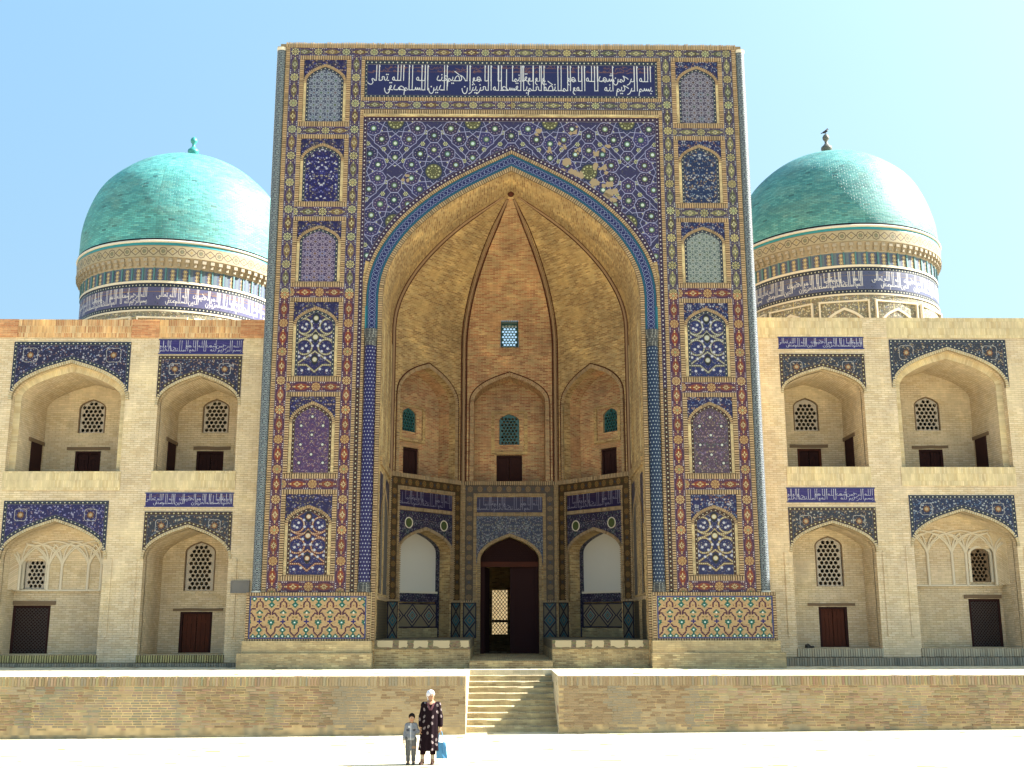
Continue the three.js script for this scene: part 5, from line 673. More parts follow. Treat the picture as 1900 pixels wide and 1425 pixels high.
// ---------------------------------------------------------------- arcaded wings
const WZ = -1.5, BK = -4.1;
M.parapetPier = brickMat({ w: 800, h: 800, sx: 4.16, sy: 4.16, nx: 16, ny: 60, vary: 0.06, cols: [[186, 130, 88], [178, 118, 78], [194, 142, 98]], mortar: [196, 160, 118], joint: 1, patch: [188, 136, 94], patchAmt: -0.05 });
M.medal = std({ color: new THREE.Color().setRGB(0.3, 0.28, 0.27), roughness: 0.5 });
M.boss = std({ color: new THREE.Color().setRGB(0.16, 0.085, 0.04), roughness: 0.5 });
M.woodGrid = std({ color: new THREE.Color().setRGB(0.05, 0.035, 0.03), roughness: 0.6 });
function wing(s, o) {
  const t = thing('arcaded_wing', o.label, 'building', [s * 14, 0, WZ]), T = new THREE.Matrix4().makeTranslation(-s * 14, 0, -WZ);
  const add = (name, geo, mat, parent = t) => part(parent, name, geo.applyMatrix4(T), mat);
  const X0 = Math.min(s * 8.86, s * 27), X1 = Math.max(s * 8.86, s * 27);
  const holes = o.bays.map((b) => openPts(s * b.c, b.h, b.y0, b.ys, b.ya));
  add('front_wall', plate(rectPts(X0, X1, 0, o.top), holes, WZ - 0.45, WZ), M.wing);
  add('roof', boxG(X0, X1, o.top - 0.2, o.roof - 0.05, -12.5, WZ - 0.46), M.plinth); add('rear_wall', boxG(X0, X1, 0, o.roof - 0.3, -12.6, -12.5), M.wing); const ex = s * 27; add('end_wall', boxG(Math.min(ex, ex + s * 0.3), Math.max(ex, ex + s * 0.3), 0, o.roof, -12.6, WZ - 0.0), M.wing);
  const pp = o.parapet; let seg = 0;
  for (const [a, b, dz, mt] of pp) add('parapet', boxG(Math.min(s * a, s * b), Math.max(s * a, s * b), o.top, o.roof, WZ - 0.5, WZ + dz), mt);
  // balcony bands of standing bricks above the lower storey
  for (const b of o.bays.filter((q) => q.up)) add('balcony_band', boxG(s * b.c - b.h - 0.05, s * b.c + b.h + 0.05, b.y0 - 0.68, b.y0 - 0.0, WZ - 0.2, WZ + 0.025), M.soldierPale);
  for (const b of o.bays.filter((q) => !q.up)) {
    const cx = s * b.c, bb = new Bricks(); bb.soldier(line([cx - b.h - 0.02, o.p1], [cx + b.h + 0.02, o.p1]), line([cx - b.h - 0.02, b.y0], [cx + b.h + 0.02, b.y0]), WZ - 0.1, WZ + 0.05, 0.085, o.curb, s < 0 ? 0.7 : 0.9); stuff(add('threshold_bricks', bb.geo(), M.brick)); add('threshold_bed', boxG(cx - b.h - 0.02, cx + b.h + 0.02, o.p1, b.y0 - 0.005, WZ - 0.2, WZ + 0.02), M.jointDark);
  }
  const pb = new Bricks(); pb.soldier(line([X0, 0], [X1, 0]), line([X0, o.p1], [X1, o.p1]), WZ, WZ + 0.19, 0.09, tone(0.25, 0.215, 0.16, 0.18), 0.9); stuff(add('plinth_bricks', pb.geo(), M.brick)); add('plinth_bed', boxG(X0, X1, 0, o.p1 - 0.01, WZ - 0.1, WZ + 0.15), M.jointMid);
  for (const b of o.bays) {
    const BK = b.bk ?? -4.1, kk = (38 - BK) / 42.1;
    if (b.bk && !b.done) { const fx = (x) => -0.5 + (x + 0.5) * kk, fy = (y) => 1.51 + (y - 1.51) * kk; b.done = 1; b.win = { ...b.win, x: fx(b.win.x), w: b.win.w * kk, y0: fy(b.win.y0), y1: fy(b.win.y1) }; b.door = { ...b.door, x: fx(b.door.x), w: b.door.w * kk, y1: fy(b.door.y1), lin: b.door.lin && [fx(b.door.lin[0]), fx(b.door.lin[1]), fy(b.door.lin[2]), fy(b.door.lin[3])] }; if (b.impost) b.impost = fy(b.impost); if (b.ribs) b.ribs = b.ribs.map(fx); }
    const cx = s * b.c, inn = b.step ? { h: b.h - 0.24, ya: b.ya - 0.26 } : { h: b.h - 0.03, ya: b.ya - 0.03 }, zi = WZ - 0.28, ip = openPts(cx, inn.h, b.y0, b.ys, inn.ya), op = openPts(cx, b.h, b.y0, b.ys, b.ya);
    const bay = add('arched_bay', tunnel(ip, b.apse ? WZ - 0.75 : BK, zi - 0.02), M.wing);
    if (b.step) { add('inner_arch', merge([stripG(ip, offsetPath(ip, 0.3), zi - 0.019, zi, true)]), M.soldierPale, t); }
    // floor
    add('bay_floor', boxG(cx - b.h, cx + b.h, b.y0 - 0.12, b.y0 - 0.004, BK - 0.3, WZ - 0.05), M.plinth);
    // cream brick fringe of the arch and tile spandrel
    const ar = arch(cx, b.h, b.ys, b.ya), ao = offsetPath(ar, b.fr), fb = new Bricks(); fb.soldier(offsetPath(ar, -0.0), ao, WZ - 0.02, WZ + 0.03, 0.085, TONE.pale); stuff(add('arch_bricks', fb.geo(), M.brick)); add('arch_bed', stripG(ar, ao, WZ - 0.1, WZ + 0.012, true), M.wingJoint ?? M.plinth);
    const sx0 = cx - b.sw, sx1 = cx + b.sw, ol = offsetPath(ar, b.fr + 0.13), k0 = ol.findIndex((p) => p.x > sx0 + 0.13), cutp = ol.slice(k0, ol.length - k0), ob = ao.slice(k0, ao.length - k0);
    const yl = Math.min(cutp[0].y, ao[0].y + 0.1);
    const sp = add('tile_spandrel', plate([V2(sx0, b.ys + 0.02), ...ao.filter((p) => p.y > b.ys + 0.03).map((p) => V2(clamp(p.x, sx0 + 0.002, sx1 - 0.002), p.y)), V2(sx1, b.ys + 0.02), V2(sx1, b.sy1), V2(sx0, b.sy1)], [], WZ - 0.05, WZ + 0.012), b.sp);
    add('bead_edge', merge([stripG(ob, cutp, WZ, WZ + 0.022), bar(sx0, b.sy1 - 0.13, sx1, b.sy1 - 0.13, 0.13, WZ, WZ + 0.024), bar(sx0 + 0.13, b.ys + 0.3, sx0 + 0.13, b.sy1 - 0.13, 0.13, WZ, WZ + 0.023), bar(sx1, b.ys + 0.3, sx1, b.sy1 - 0.13, 0.13, WZ, WZ + 0.023)]), b.bead, sp);
    for (const q of [-1, 1]) { const mx = cx + q * (b.sw - 0.62), my = b.sy1 - 0.5, n = 8, out = [], inr = []; for (let i = 0; i < 32; i++) { const a = i / 32 * 6.2832, r = (b.up && b.c > 14 ? 0.3 : 0.24) * (1 + 0.12 * Math.cos(4 * a + Math.PI)); out.push(V2(mx + r * Math.cos(a), my + r * Math.sin(a))); inr.push(V2(mx + (r - 0.018) * Math.cos(a), my + (r - 0.018) * Math.sin(a))); } add('medallion', plate(out, [inr], WZ + 0.005, WZ + 0.02), M.medal, sp); const dg = new THREE.CylinderGeometry(0.13, 0.13, 0.012, 12).rotateX(Math.PI / 2).translate(mx, my, WZ + 0.014); add('medallion_boss', uvFit(boxUV(dg), mx - 0.13, mx + 0.13, my - 0.13, my + 0.13), M.rosette, sp); }
    if (b.txt) { const [y0, y1] = b.txt; const ip2 = add('inscription_panel', uvFit(plate(rectPts(cx - b.sw, cx + b.sw, y0, y1), [], WZ - 0.05, WZ + 0.008), cx - b.sw, cx + b.sw, y0, y1), b.script); add('panel_edge', merge([boxG(cx - b.sw - 0.03, cx + b.sw + 0.03, y1, y1 + 0.04, WZ - 0.02, WZ + 0.03), boxG(cx - b.sw - 0.03, cx + b.sw + 0.03, y0 - 0.04, y0, WZ - 0.02, WZ + 0.03)]), M.cobalt, ip2); }
    // vertical shallow frame lines round the bay
    if (b.frame) for (const q of [-1, 1]) add('frame_line', boxG(cx + q * (b.h + 0.26) - 0.05, cx + q * (b.h + 0.26) + 0.05, 1.0, b.ys, WZ - 0.01, WZ + 0.03), M.wing);
    // back wall with window and door
    const lh = openPts(b.win.x, b.win.w / 2, b.win.y0, b.win.y1 - b.win.w * 0.375, b.win.y1), dh = rectPts(b.door.x - b.door.w / 2, b.door.x + b.door.w / 2, b.y0 + 0.01, b.door.y1), BZ = b.apse ? BK - 0.05 : BK;
    const back = add('back_wall', plate(openPts(cx, inn.h + 0.12, b.y0 - 0.1, b.ys, inn.ya + 0.12), [lh, dh], BZ - 0.3, BZ), M.wing, t);
    const g = add('window_grille', latticeG(b.win.x, b.win.w - 0.01, b.win.y0 + 0.005, b.win.y1 - 0.005, b.win.p ?? 0.172, 0.07, true, 0.445).translate(0, 0, BZ - 0.05), b.win.mat ?? M.lattice, back);
    add('window_rim', stripG(lh, offsetPath(lh, b.apse ? 0.09 : 0.045), BZ - 0.05, BZ + (b.apse ? 0.1 : 0.015), true), b.apse ? M.rib : M.woodGrey, back);
    const D = b.door, fm = D.frame ?? M.wood, d = add('door', plate([V2(D.x - D.w / 2, b.y0), V2(D.x - D.w / 2, D.y1), V2(D.x + D.w / 2, D.y1), V2(D.x + D.w / 2, b.y0), V2(D.x + D.w / 2 - 0.09, b.y0), V2(D.x + D.w / 2 - 0.09, D.y1 - 0.08), V2(D.x - D.w / 2 + 0.09, D.y1 - 0.08), V2(D.x - D.w / 2 + 0.09, b.y0)], [], BZ - 0.2, BZ - 0.02), fm, t);
    const lx0 = D.x - D.w / 2 + 0.09, lx1 = D.x + D.w / 2 - 0.09, lm = (lx0 + lx1) / 2, lf = D.mat ?? M.wood;
    for (const [a, c] of [[lx0, lm - 0.008], [lm + 0.008, lx1]]) { add('leaf', boxG(a, c, b.y0, D.y1 - 0.08, BZ - 0.17, BZ - 0.12), lf, d); for (let i = 0; i < 3; i++) add('plank', boxG(lerp(a, c, i / 3) + 0.008, lerp(a, c, (i + 1) / 3) - 0.008, b.y0 + 0.04, D.y1 - 0.12, BZ - 0.12, BZ - 0.105 + rr(0, 0.008)), lf, d); add('cross_rail', boxG(a + 0.01, c - 0.01, lerp(b.y0, D.y1, 0.72), lerp(b.y0, D.y1, 0.72) + 0.1, BZ - 0.11, BZ - 0.085), lf, d); }
    if (D.grid) { const bars = []; for (let k = -14; k < 15; k++) for (const q of [-1, 1]) bars.push(new THREE.BoxGeometry(0.022, 2.6, 0.02).rotateZ(q * 0.72).translate(D.x + k * 0.14, (b.y0 + D.y1) / 2, BZ - 0.07)); const clipd = bars.map((q) => { const p = q.attributes.position; for (let i = 0; i < p.count; i++) { } return q; }); const gm = []; for (let k = 0; k < 9; k++) for (let j = 0; j < 13; j++) { const x = lx0 + (k + 0.5) * (lx1 - lx0) / 9, y = b.y0 + (j + 0.5) * (D.y1 - 0.1 - b.y0) / 13, w = (lx1 - lx0) / 9; for (const q of [-1, 1]) gm.push(new THREE.BoxGeometry(0.02, Math.hypot(w, (D.y1 - 0.1 - b.y0) / 13), 0.02).rotateZ(q * Math.atan2(w, (D.y1 - 0.1 - b.y0) / 13)).translate(x, y, BZ - 0.06)); } add('lattice_leaf', merge(gm), M.woodGrid ?? M.wood, d); }
    if (D.lin) add('lintel', (() => { const gg = new THREE.BoxGeometry(D.lin[1] - D.lin[0], D.lin[3] - D.lin[2], 0.22, 8, 1, 1).translate((D.lin[0] + D.lin[1]) / 2, (D.lin[2] + D.lin[3]) / 2, BZ - 0.06), p = gg.attributes.position; for (let i = 0; i < p.count; i++) p.setY(i, p.getY(i) + 0.03 * (vnoise(p.getX(i) * 3, cx) - 0.5)); gg.computeVertexNormals(); return boxUV(gg); })(), M.woodGrey, back);
    // dark panel standing in for the shade of the open side doorway in the flank wall of the bay that faces the portal axis from outside
    if (b.side) { const sx = cx + s * inn.h, y1 = b.side, sd = add('doorway_shade_panel', boxG(Math.min(sx, sx - s * 0.03), Math.max(sx, sx - s * 0.03), b.y0, y1, BK + 0.18, BK + 1.15), M.wood, t); add('lintel', boxG(Math.min(sx, sx - s * 0.05), Math.max(sx, sx - s * 0.05), y1, y1 + 0.13, BK + 0.02, BK + 1.4), M.woodGrey, sd); }
    // ribbed cove above the impost
    if (b.apse) {
      const z0 = WZ - 0.75, dep = z0 - BK - 0.02, hw = inn.h, im = b.impost, ys = b.ys, ya = inn.ya, yc = ys - 0.15, NU = 36;
      for (const q of [-1, 1]) { const e = cx + q * hw; add('bay_cheek', boxG(Math.min(e, e + q * 0.1), Math.max(e, e + q * 0.1), b.y0, im, BK - 0.1, z0 + 0.01), M.wing, t); }
      const half = (y) => { if (y <= ys) return 1; const q = (y - ys) / (ya - ys); let k = 0; while (k < 21 && HALFP[k + 1].y < q) k++; return lerp(HALFP[k].x, HALFP[k + 1].x, clamp((q - HALFP[k].y) / (HALFP[k + 1].y - HALFP[k].y), 0, 1)); };
      const P = (x, y) => { const u = Math.abs((x - cx) / (hw * Math.max(half(y), 0.02))), k = clamp((y - yc) / (ya - yc), 0, 1), f = Math.pow(1 - Math.sqrt(1 - k * k * 0.999), 0.8), e = Math.pow(clamp(u, 0, 1), 9); return V3(x, y, BK + 0.02 + dep * (1 - (1 - f) * (1 - e))); };
      const lev = [im, b.win.y1 + 0.001, ys, ...HALFP.slice(1, -1).map((p) => ys + (ya - ys) * p.y), ya - 0.001].sort((m, n) => m - n), pos = [], uv = [], fxs = [b.win.x - b.win.w / 2 - 0.06, b.win.x + b.win.w / 2 + 0.06].map((x) => clamp((x - cx) / hw, -0.97, 0.97)), us = [...Array.from({ length: NU + 1 }, (_, i) => -1 + 2 * i / NU), ...fxs].sort((m, n) => m - n);
      for (let i = 0; i < lev.length - 1; i++) for (let j = 0; j < us.length - 1; j++) { const um = (us[j] + us[j + 1]) / 2; if (i === 0 && um > fxs[0] && um < fxs[1]) continue; const q = [[us[j], lev[i]], [us[j + 1], lev[i]], [us[j + 1], lev[i + 1]], [us[j], lev[i + 1]]]; for (const k of [0, 1, 2, 0, 2, 3]) { const v = P(cx + hw * half(q[k][1]) * q[k][0], q[k][1]); pos.push(v.x, v.y, v.z); uv.push(v.x + v.z * 0.5, v.y + (v.z - BK) * 0.7); } }
      const gg = new THREE.BufferGeometry(); gg.setAttribute('position', new THREE.Float32BufferAttribute(pos, 3)); gg.setAttribute('uv', new THREE.Float32BufferAttribute(uv, 2)); gg.computeVertexNormals(); const ap = add('ribbed_cove', gg, M.wing, t);
      add('cove_ledge', boxG(cx - hw, cx + hw, im - 0.04, im + 0.015, BK - 0.02, BK + 0.07), M.rib, ap);
      const off = (v) => v.add(V3(0, -0.01, 0.02));
      for (const x0 of b.ribs) { if (Math.abs(x0 - cx) > hw - 0.03) continue;
        add('wall_rib', new THREE.TubeGeometry(new THREE.CatmullRomCurve3([0, 0.5, 1].map((k) => off(P(x0, lerp(im, yc, k))))), 6, 0.055, 6), M.rib, ap);
        for (const q of [-1, 1]) for (const reach of [0.3, 0.7, 1.25]) { const pts = []; for (let i = 0; i <= 12; i++) { const k = i / 12, y = yc - 0.1 + (0.1 + (ya - yc) * (reach < 1 ? 0.52 : 0.6)) * Math.sin(k * 1.5) / Math.sin(1.5), x = x0 + q * reach * Math.pow(k, 1.7); if (Math.abs(x - cx) > hw * half(y) - 0.03) break; pts.push(off(P(x, y))); } if (pts.length > 2) add('cove_rib', new THREE.TubeGeometry(new THREE.CatmullRomCurve3(pts), 18, 0.034, 5), M.rib, ap); }
      }
    }
  }
  return t;
}
const WIN = (x, w, y0, y1, p) => ({ x, w, y0, y1, p });
wing(-1, {
  label: 'two-storey arcaded brick wing with reddish parapet and a grey wall plaque', top: 11.79, roof: 12.47, p1: 0.14, curb: tone(0.40, 0.33, 0.14, 0.2),
  parapet: [[8.86, 10.0, 0.06, M.parapetPier], [10.0, 10.62, 0.03, M.parapetRed], [10.62, 11.3, 0.035, M.parapetRed], [11.3, 11.98, 0.03, M.parapetRed], [11.98, 13.0, 0.035, M.parapetRed], [13.0, 14.0, 0.06, M.parapetPier], [14.0, 14.7, 0.03, M.parapetRed], [14.7, 15.4, 0.035, M.parapetRed], [15.4, 16.1, 0.03, M.parapetRed], [16.1, 16.8, 0.035, M.parapetRed], [16.8, 18.2, 0.03, M.parapetRed], [18.2, 19.4, 0.06, M.parapetPier], [19.4, 27.3, 0.03, M.parapetRed]],
  bays: [
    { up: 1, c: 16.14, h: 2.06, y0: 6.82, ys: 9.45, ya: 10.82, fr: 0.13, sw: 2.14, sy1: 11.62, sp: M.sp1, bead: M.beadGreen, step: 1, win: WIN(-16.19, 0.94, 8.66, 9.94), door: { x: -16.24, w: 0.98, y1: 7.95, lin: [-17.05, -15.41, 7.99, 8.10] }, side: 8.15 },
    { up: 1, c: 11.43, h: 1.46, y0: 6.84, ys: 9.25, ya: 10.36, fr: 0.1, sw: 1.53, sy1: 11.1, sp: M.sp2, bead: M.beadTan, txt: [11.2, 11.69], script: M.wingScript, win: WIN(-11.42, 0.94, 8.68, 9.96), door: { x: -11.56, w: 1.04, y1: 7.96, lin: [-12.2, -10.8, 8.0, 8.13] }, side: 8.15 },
    { c: 16.24, h: 1.82, y0: 0.41, ys: 3.7, ya: 5.03, fr: 0.1, sw: 1.86, sy1: 5.76, sp: M.sp3, bead: M.beadGreen, frame: 1, apse: 1, bk: -2.8, ribs: [-18.95, -18.35, -17.35, -16.85, -15.85, -15.35], impost: 2.70, win: { x: -17.85, w: 0.8, y0: 2.74, y1: 3.95, p: 0.16 }, door: { x: -17.88, w: 1.4, y1: 2.14, grid: 1, lin: [-18.6, -17.0, 2.15, 2.30] } },
    { c: 11.52, h: 1.5, y0: 0.41, ys: 3.7, ya: 4.82, fr: 0.1, sw: 1.56, sy1: 5.38, sp: M.sp4, bead: M.beadTan, txt: [5.58, 6.02], script: M.wingScript2, frame: 1, bk: -3.7, win: WIN(-11.7, 1.06, 2.67, 4.46), door: { x: -11.73, w: 1.2, y1: 1.9, mat: M.woodRed, lin: [-12.6, -10.75, 1.93, 2.02] } },
  ],
});
wing(1, {
  label: 'two-storey arcaded brick wing with pale parapet below the dome with the bird', top: 11.85, roof: 12.62, p1: 0.3, curb: tone(0.36, 0.31, 0.22, 0.12),
  parapet: [[8.86, 13.1, 0.02, M.soldierPale], [13.1, 14.0, 0.03, M.wing], [14.0, 27.3, 0.02, M.soldierPale]],
  bays: [
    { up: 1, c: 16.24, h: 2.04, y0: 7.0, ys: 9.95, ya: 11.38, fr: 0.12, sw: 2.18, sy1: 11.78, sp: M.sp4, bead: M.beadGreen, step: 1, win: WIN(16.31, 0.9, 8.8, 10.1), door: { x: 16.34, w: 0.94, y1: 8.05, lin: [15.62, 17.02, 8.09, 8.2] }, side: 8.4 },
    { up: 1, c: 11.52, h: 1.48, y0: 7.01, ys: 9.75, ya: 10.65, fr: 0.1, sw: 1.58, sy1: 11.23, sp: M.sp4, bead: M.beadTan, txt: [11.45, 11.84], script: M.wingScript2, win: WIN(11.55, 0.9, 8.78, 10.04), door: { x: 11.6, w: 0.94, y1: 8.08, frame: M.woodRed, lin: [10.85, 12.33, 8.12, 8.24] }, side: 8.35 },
    { c: 16.27, h: 1.86, y0: 0.6, ys: 4.15, ya: 5.4, fr: 0.1, sw: 1.92, sy1: 5.98, sp: M.sp5, bead: M.beadGreen, frame: 1, apse: 1, bk: -2.95, ribs: [15.0, 15.86, 16.80, 17.33, 18.36, 18.7], impost: 2.86, win: { x: 17.88, w: 0.74, y0: 2.97, y1: 4.28, p: 0.15, mat: M.woodGrey }, door: { x: 17.92, w: 1.2, y1: 2.35, grid: 1, lin: [17.16, 18.58, 2.37, 2.5] } },
    { c: 11.54, h: 1.5, y0: 0.6, ys: 3.95, ya: 4.97, fr: 0.1, sw: 1.58, sy1: 5.54, sp: M.sp4, bead: M.beadTan, txt: [5.75, 6.21], script: M.wingScript, frame: 1, bk: -2.9, win: WIN(12.11, 0.96, 2.82, 4.66), door: { x: 12.14, w: 1.08, y1: 2.06, mat: M.woodRed, lin: [11.2, 12.98, 2.1, 2.2] } },
  ],
});
{ // the corner bastion that shades the foot of the wing
  const t = thing('corner_tower', 'round brick corner bastion at the end of the wing', 'tower', [25.2, 0, -1.3]); const g = new THREE.CylinderGeometry(2.1, 2.5, 13.2, 40, 1).translate(0, 6.6, 0), u = g.attributes.uv; for (let i = 0; i < u.count; i++) u.setXY(i, u.getX(i) * 14, u.getY(i) * 13.2); part(t, 'shaft', g, M.wing); part(t, 'cap', new THREE.SphereGeometry(2.1, 32, 12, 0, 7, 0, 1.57).translate(0, 13.2, 0), M.plinth);
}
{ const t = thing('wall_plaque', 'blank grey stone plaque on the wing wall beside the portal column', 'plaque', [-9.55, 2.73, WZ + 0.03]); part(t, 'slab', boxG(-0.31, 0.31, -0.2, 0.2, -0.02, 0.03), M.stone); part(t, 'slab_rim', plate(rectPts(-0.33, 0.33, -0.22, 0.22), [rectPts(-0.29, 0.29, -0.18, 0.18)], 0.0, 0.045), M.stone); }
structure('courtyard_wall', boxG(-30, 30, 0, 7, -31, -30), M.wing);
// ---------------------------------------------------------------- domes
function dome(o) {
  const t = thing('tiled_dome', o.label, 'dome', [o.x, o.base, -10]), Y = (y) => y - o.base, SEG = 96;
  const lathe = (pts, mat, name, vs, parent = t) => { const g = new THREE.LatheGeometry(pts.map(([r, y]) => V2(r, Y(y))), SEG), u = g.attributes.uv; const n = pts.length; let L = [0]; for (let i = 1; i < n; i++) L.push(L[i - 1] + Math.hypot(pts[i][0] - pts[i - 1][0], pts[i][1] - pts[i - 1][1])); for (let i = 0; i < u.count; i++) { const k = i % n; u.setXY(i, u.getX(i) * o.R * 2 * Math.PI, vs ? L[k] : L[k] / L[n - 1]); } return part(parent, name, g, mat); };
  const R = o.R, w = o.white;
  const cv = new THREE.SplineCurve([[R, w + 0.05], ...o.prof, [0.02, o.top]].map(([r, y]) => V2(r, y)));
  lathe(cv.getPoints(60).map((p) => [Math.max(p.x, 0.001), p.y]), o.mat, 'dome_shell', true);
  const fin = thing; // finial of stacked balls
  const fp = [[0.14, 0], [0.1, 0.1], [0.08, 0.18], [0.2, 0.27], [0.27, 0.4], [0.25, 0.5], [0.12, 0.62], [0.07, 0.7], [0.08, 0.82], [0.15, 0.9], [0.165, 1.0], [0.12, 1.1], [0.05, 1.16], [0.001, 1.2]].map(([r, y]) => V2(r * 0.95, y * 0.98 + Y(o.top) - 0.06)); part(t, 'finial', new THREE.LatheGeometry(fp, 20), o.fin);
  part(t, 'black_ring', new THREE.TorusGeometry(R + 0.02, 0.05, 6, SEG).rotateX(Math.PI / 2).translate(0, Y(w + 0.08), 0), M.blackGlaze); part(t, 'white_ring', new THREE.TorusGeometry(R + 0.035, 0.06, 8, SEG).rotateX(Math.PI / 2).translate(0, Y(w), 0), M.white);
  lathe([[R + 0.04, w - 0.18], [R + 0.02, w - 0.04]], M.turq, 'turquoise_band'); lathe([[R + 0.03, w - 0.70], [R + 0.06, w - 0.18]], M.drumBand, 'pattern_band');
  const D = R - 0.20, cy0 = w - 1.08; lathe([[D, cy0], [D + 0.06, cy0 + 0.18], [R + 0.0, w - 0.72], [R + 0.06, w - 0.70]], M.corn, 'cornice');
  const corb = mergeGeometries([new THREE.BoxGeometry(0.16, 0.14, 0.20).translate(0, 0.28, R - 0.06), new THREE.BoxGeometry(0.11, 0.16, 0.16).translate(0, 0.13, R - 0.12)]).translate(0, Y(cy0), 0); for (let i = 0; i < 84; i++) { const m = part(t, 'corbel', corb, M.corn); m.rotation.y = i / 84 * 2 * Math.PI; }
  lathe([[D, cy0 - 0.56], [D, cy0]], M.drumPanel, 'niche_band'); const pil = new THREE.BoxGeometry(0.06, 0.54, 0.07).translate(0, Y(cy0 - 0.28), D + 0.01); for (let i = 0; i < 58; i++) { const m = part(t, 'pilaster', pil, M.turq2); m.rotation.y = i / 58 * 2 * Math.PI; }
  lathe([[D + 0.03, cy0 - 0.66], [D + 0.03, cy0 - 0.56]], M.rib, 'string_course'); lathe([[D, cy0 - 0.84], [D, cy0 - 0.66]], M.beadGreen, 'bead_band');
  const sc = lathe([[D, cy0 - 1.62], [D, cy0 - 0.84]], o.script, 'inscription_band'); { const u = sc.geometry.attributes.uv; for (let i = 0; i < u.count; i++) u.setX(i, u.getX(i) / (R * 2 * Math.PI)); }
  lathe([[D, cy0 - 1.80], [D, cy0 - 1.62]], M.beadGreen, 'bead_band'); lathe([[D + 0.03, cy0 - 1.88], [D + 0.03, cy0 - 1.80]], M.rib, 'string_course'); lathe([[D, o.base], [D, cy0 - 1.88]], M.drumFace, 'drum', true);
  for (let i = 0; i < 12; i++) { const a = i / 12 * 2 * Math.PI + o.ph, aa = arch(0, 0.78, Y(cy0 - 3.3), Y(cy0 - 2.5)), g1 = stripG(aa, offsetPath(aa, 0.1), D - 0.1, D + 0.02, true), g2 = plate([V2(-0.78, Y(cy0 - 4)), ...aa, V2(0.78, Y(cy0 - 4))], [], D - 0.1, D - 0.03); const m = part(t, 'blind_arch', g1, M.rib); m.rotation.y = a; const m2 = part(m, 'arch_field', g2, M.drumField); const fr = part(m, 'arch_frame', plate(rectPts(-1.02, 1.02, Y(cy0 - 4), Y(cy0 - 2.1)), [rectPts(-0.95, 0.95, Y(cy0 - 3.95), Y(cy0 - 2.17))], D - 0.1, D + 0.01), M.rib); }
  return t;
}
M.turq2 = std({ color: new THREE.Color().setRGB(0.06, 0.16, 0.17), roughness: 0.5 });
M.drumField = glaze(canvasTex(160, 160, 1.2, 1.2, (c, w, h) => { c.fillStyle = '#a8895a'; c.fillRect(0, 0, w, h); c.strokeStyle = '#4a4458'; c.lineWidth = 6; for (let i = -2; i < 4; i++) { c.beginPath(); c.moveTo(i * 80, 0); c.lineTo(i * 80 + 160, 160); c.moveTo(i * 80 + 160, 0); c.lineTo(i * 80, 160); c.stroke(); } for (const [x, y] of [[0, 0], [80, 80], [160, 160], [160, 0], [0, 160], [80, 0], [0, 80]]) dot(c, x, y, 12, '#6a4a3a'); speckle(c, w, h, 0.12); }), { color: GL });
M.finGreen = std({ color: new THREE.Color().setRGB(0.04, 0.26, 0.24), roughness: 0.45, metalness: 0.2 }); M.corn = std({ color: new THREE.Color().setRGB(0.30, 0.255, 0.19), roughness: 0.9 }); M.finGrey = std({ color: new THREE.Color().setRGB(0.12, 0.12, 0.10), roughness: 0.6, metalness: 0.3 });
dome({ label: 'bright turquoise dome with a green ball finial above the reddish parapet', x: -14.7, base: 8, R: 4.54, white: 16.95, top: 22.6, prof: [[4.54, 17.7], [4.50, 18.5], [4.28, 19.45], [3.9, 20.35], [3.32, 21.05], [2.45, 21.76], [1.45, 22.24]], mat: M.domeL, fin: M.finGreen, script: M.drumScript, ph: 0.1 });
dome({ label: 'weathered turquoise dome with a bird perched on its grey finial', x: 14.95, base: 8, R: 4.52, white: 17.75, top: 22.9, prof: [[4.50, 18.45], [4.38, 19.15], [4.1, 20.05], [3.7, 20.87], [3.12, 21.52], [2.3, 22.14], [1.35, 22.56]], mat: M.domeR, fin: M.finGrey, script: M.drumScript2, ph: 0.28 });
// ---------------------------------------------------------------- people, bag, bird
function sdfGeo(min, max, cell, f, colour) {   // meshes f < 0 on a grid
  const ext = [0, 1, 2].map((k) => max[k] - min[k]), N = Math.min(110, Math.max(24, Math.ceil(Math.max(...ext) / cell) + 4)), mc = new MarchingCubes(N, new THREE.MeshStandardMaterial(), false, false, 200000), h = N / 2, hx = ext.map((e) => e / 2 * 1.08), ce = [0, 1, 2].map((k) => (min[k] + max[k]) / 2);
  for (let k = 0; k < N; k++) for (let j = 0; j < N; j++) for (let i = 0; i < N; i++) mc.field[i + j * N + k * N * N] = -f(ce[0] + (i - h) / h * hx[0], ce[1] + (j - h) / h * hx[1], ce[2] + (k - h) / h * hx[2]);
  mc.isolation = 0; mc.update();
  const n = mc.count, pos = new Float32Array(n * 3); for (let i = 0; i < n; i++) for (let a = 0; a < 3; a++) pos[i * 3 + a] = ce[a] + mc.positionArray[i * 3 + a] * hx[a];
  let g = new THREE.BufferGeometry(); g.setAttribute('position', new THREE.BufferAttribute(pos, 3)); g = mergeVertices(g, 1e-5); g.computeVertexNormals();
  const p = g.attributes.position, nn = g.attributes.normal, e = 1e-3, c = new Float32Array(p.count * 3);
  for (let i = 0; i < p.count; i++) { const x = p.getX(i), y = p.getY(i), z = p.getZ(i), v = V3(f(x + e, y, z) - f(x - e, y, z), f(x, y + e, z) - f(x, y - e, z), f(x, y, z + e) - f(x, y, z - e)).normalize(); nn.setXYZ(i, v.x, v.y, v.z); const q = colour(x, y, z); c[i * 3] = q[0]; c[i * 3 + 1] = q[1]; c[i * 3 + 2] = q[2]; }
  g.setAttribute('color', new THREE.BufferAttribute(c, 3)); return g.toNonIndexed();
}
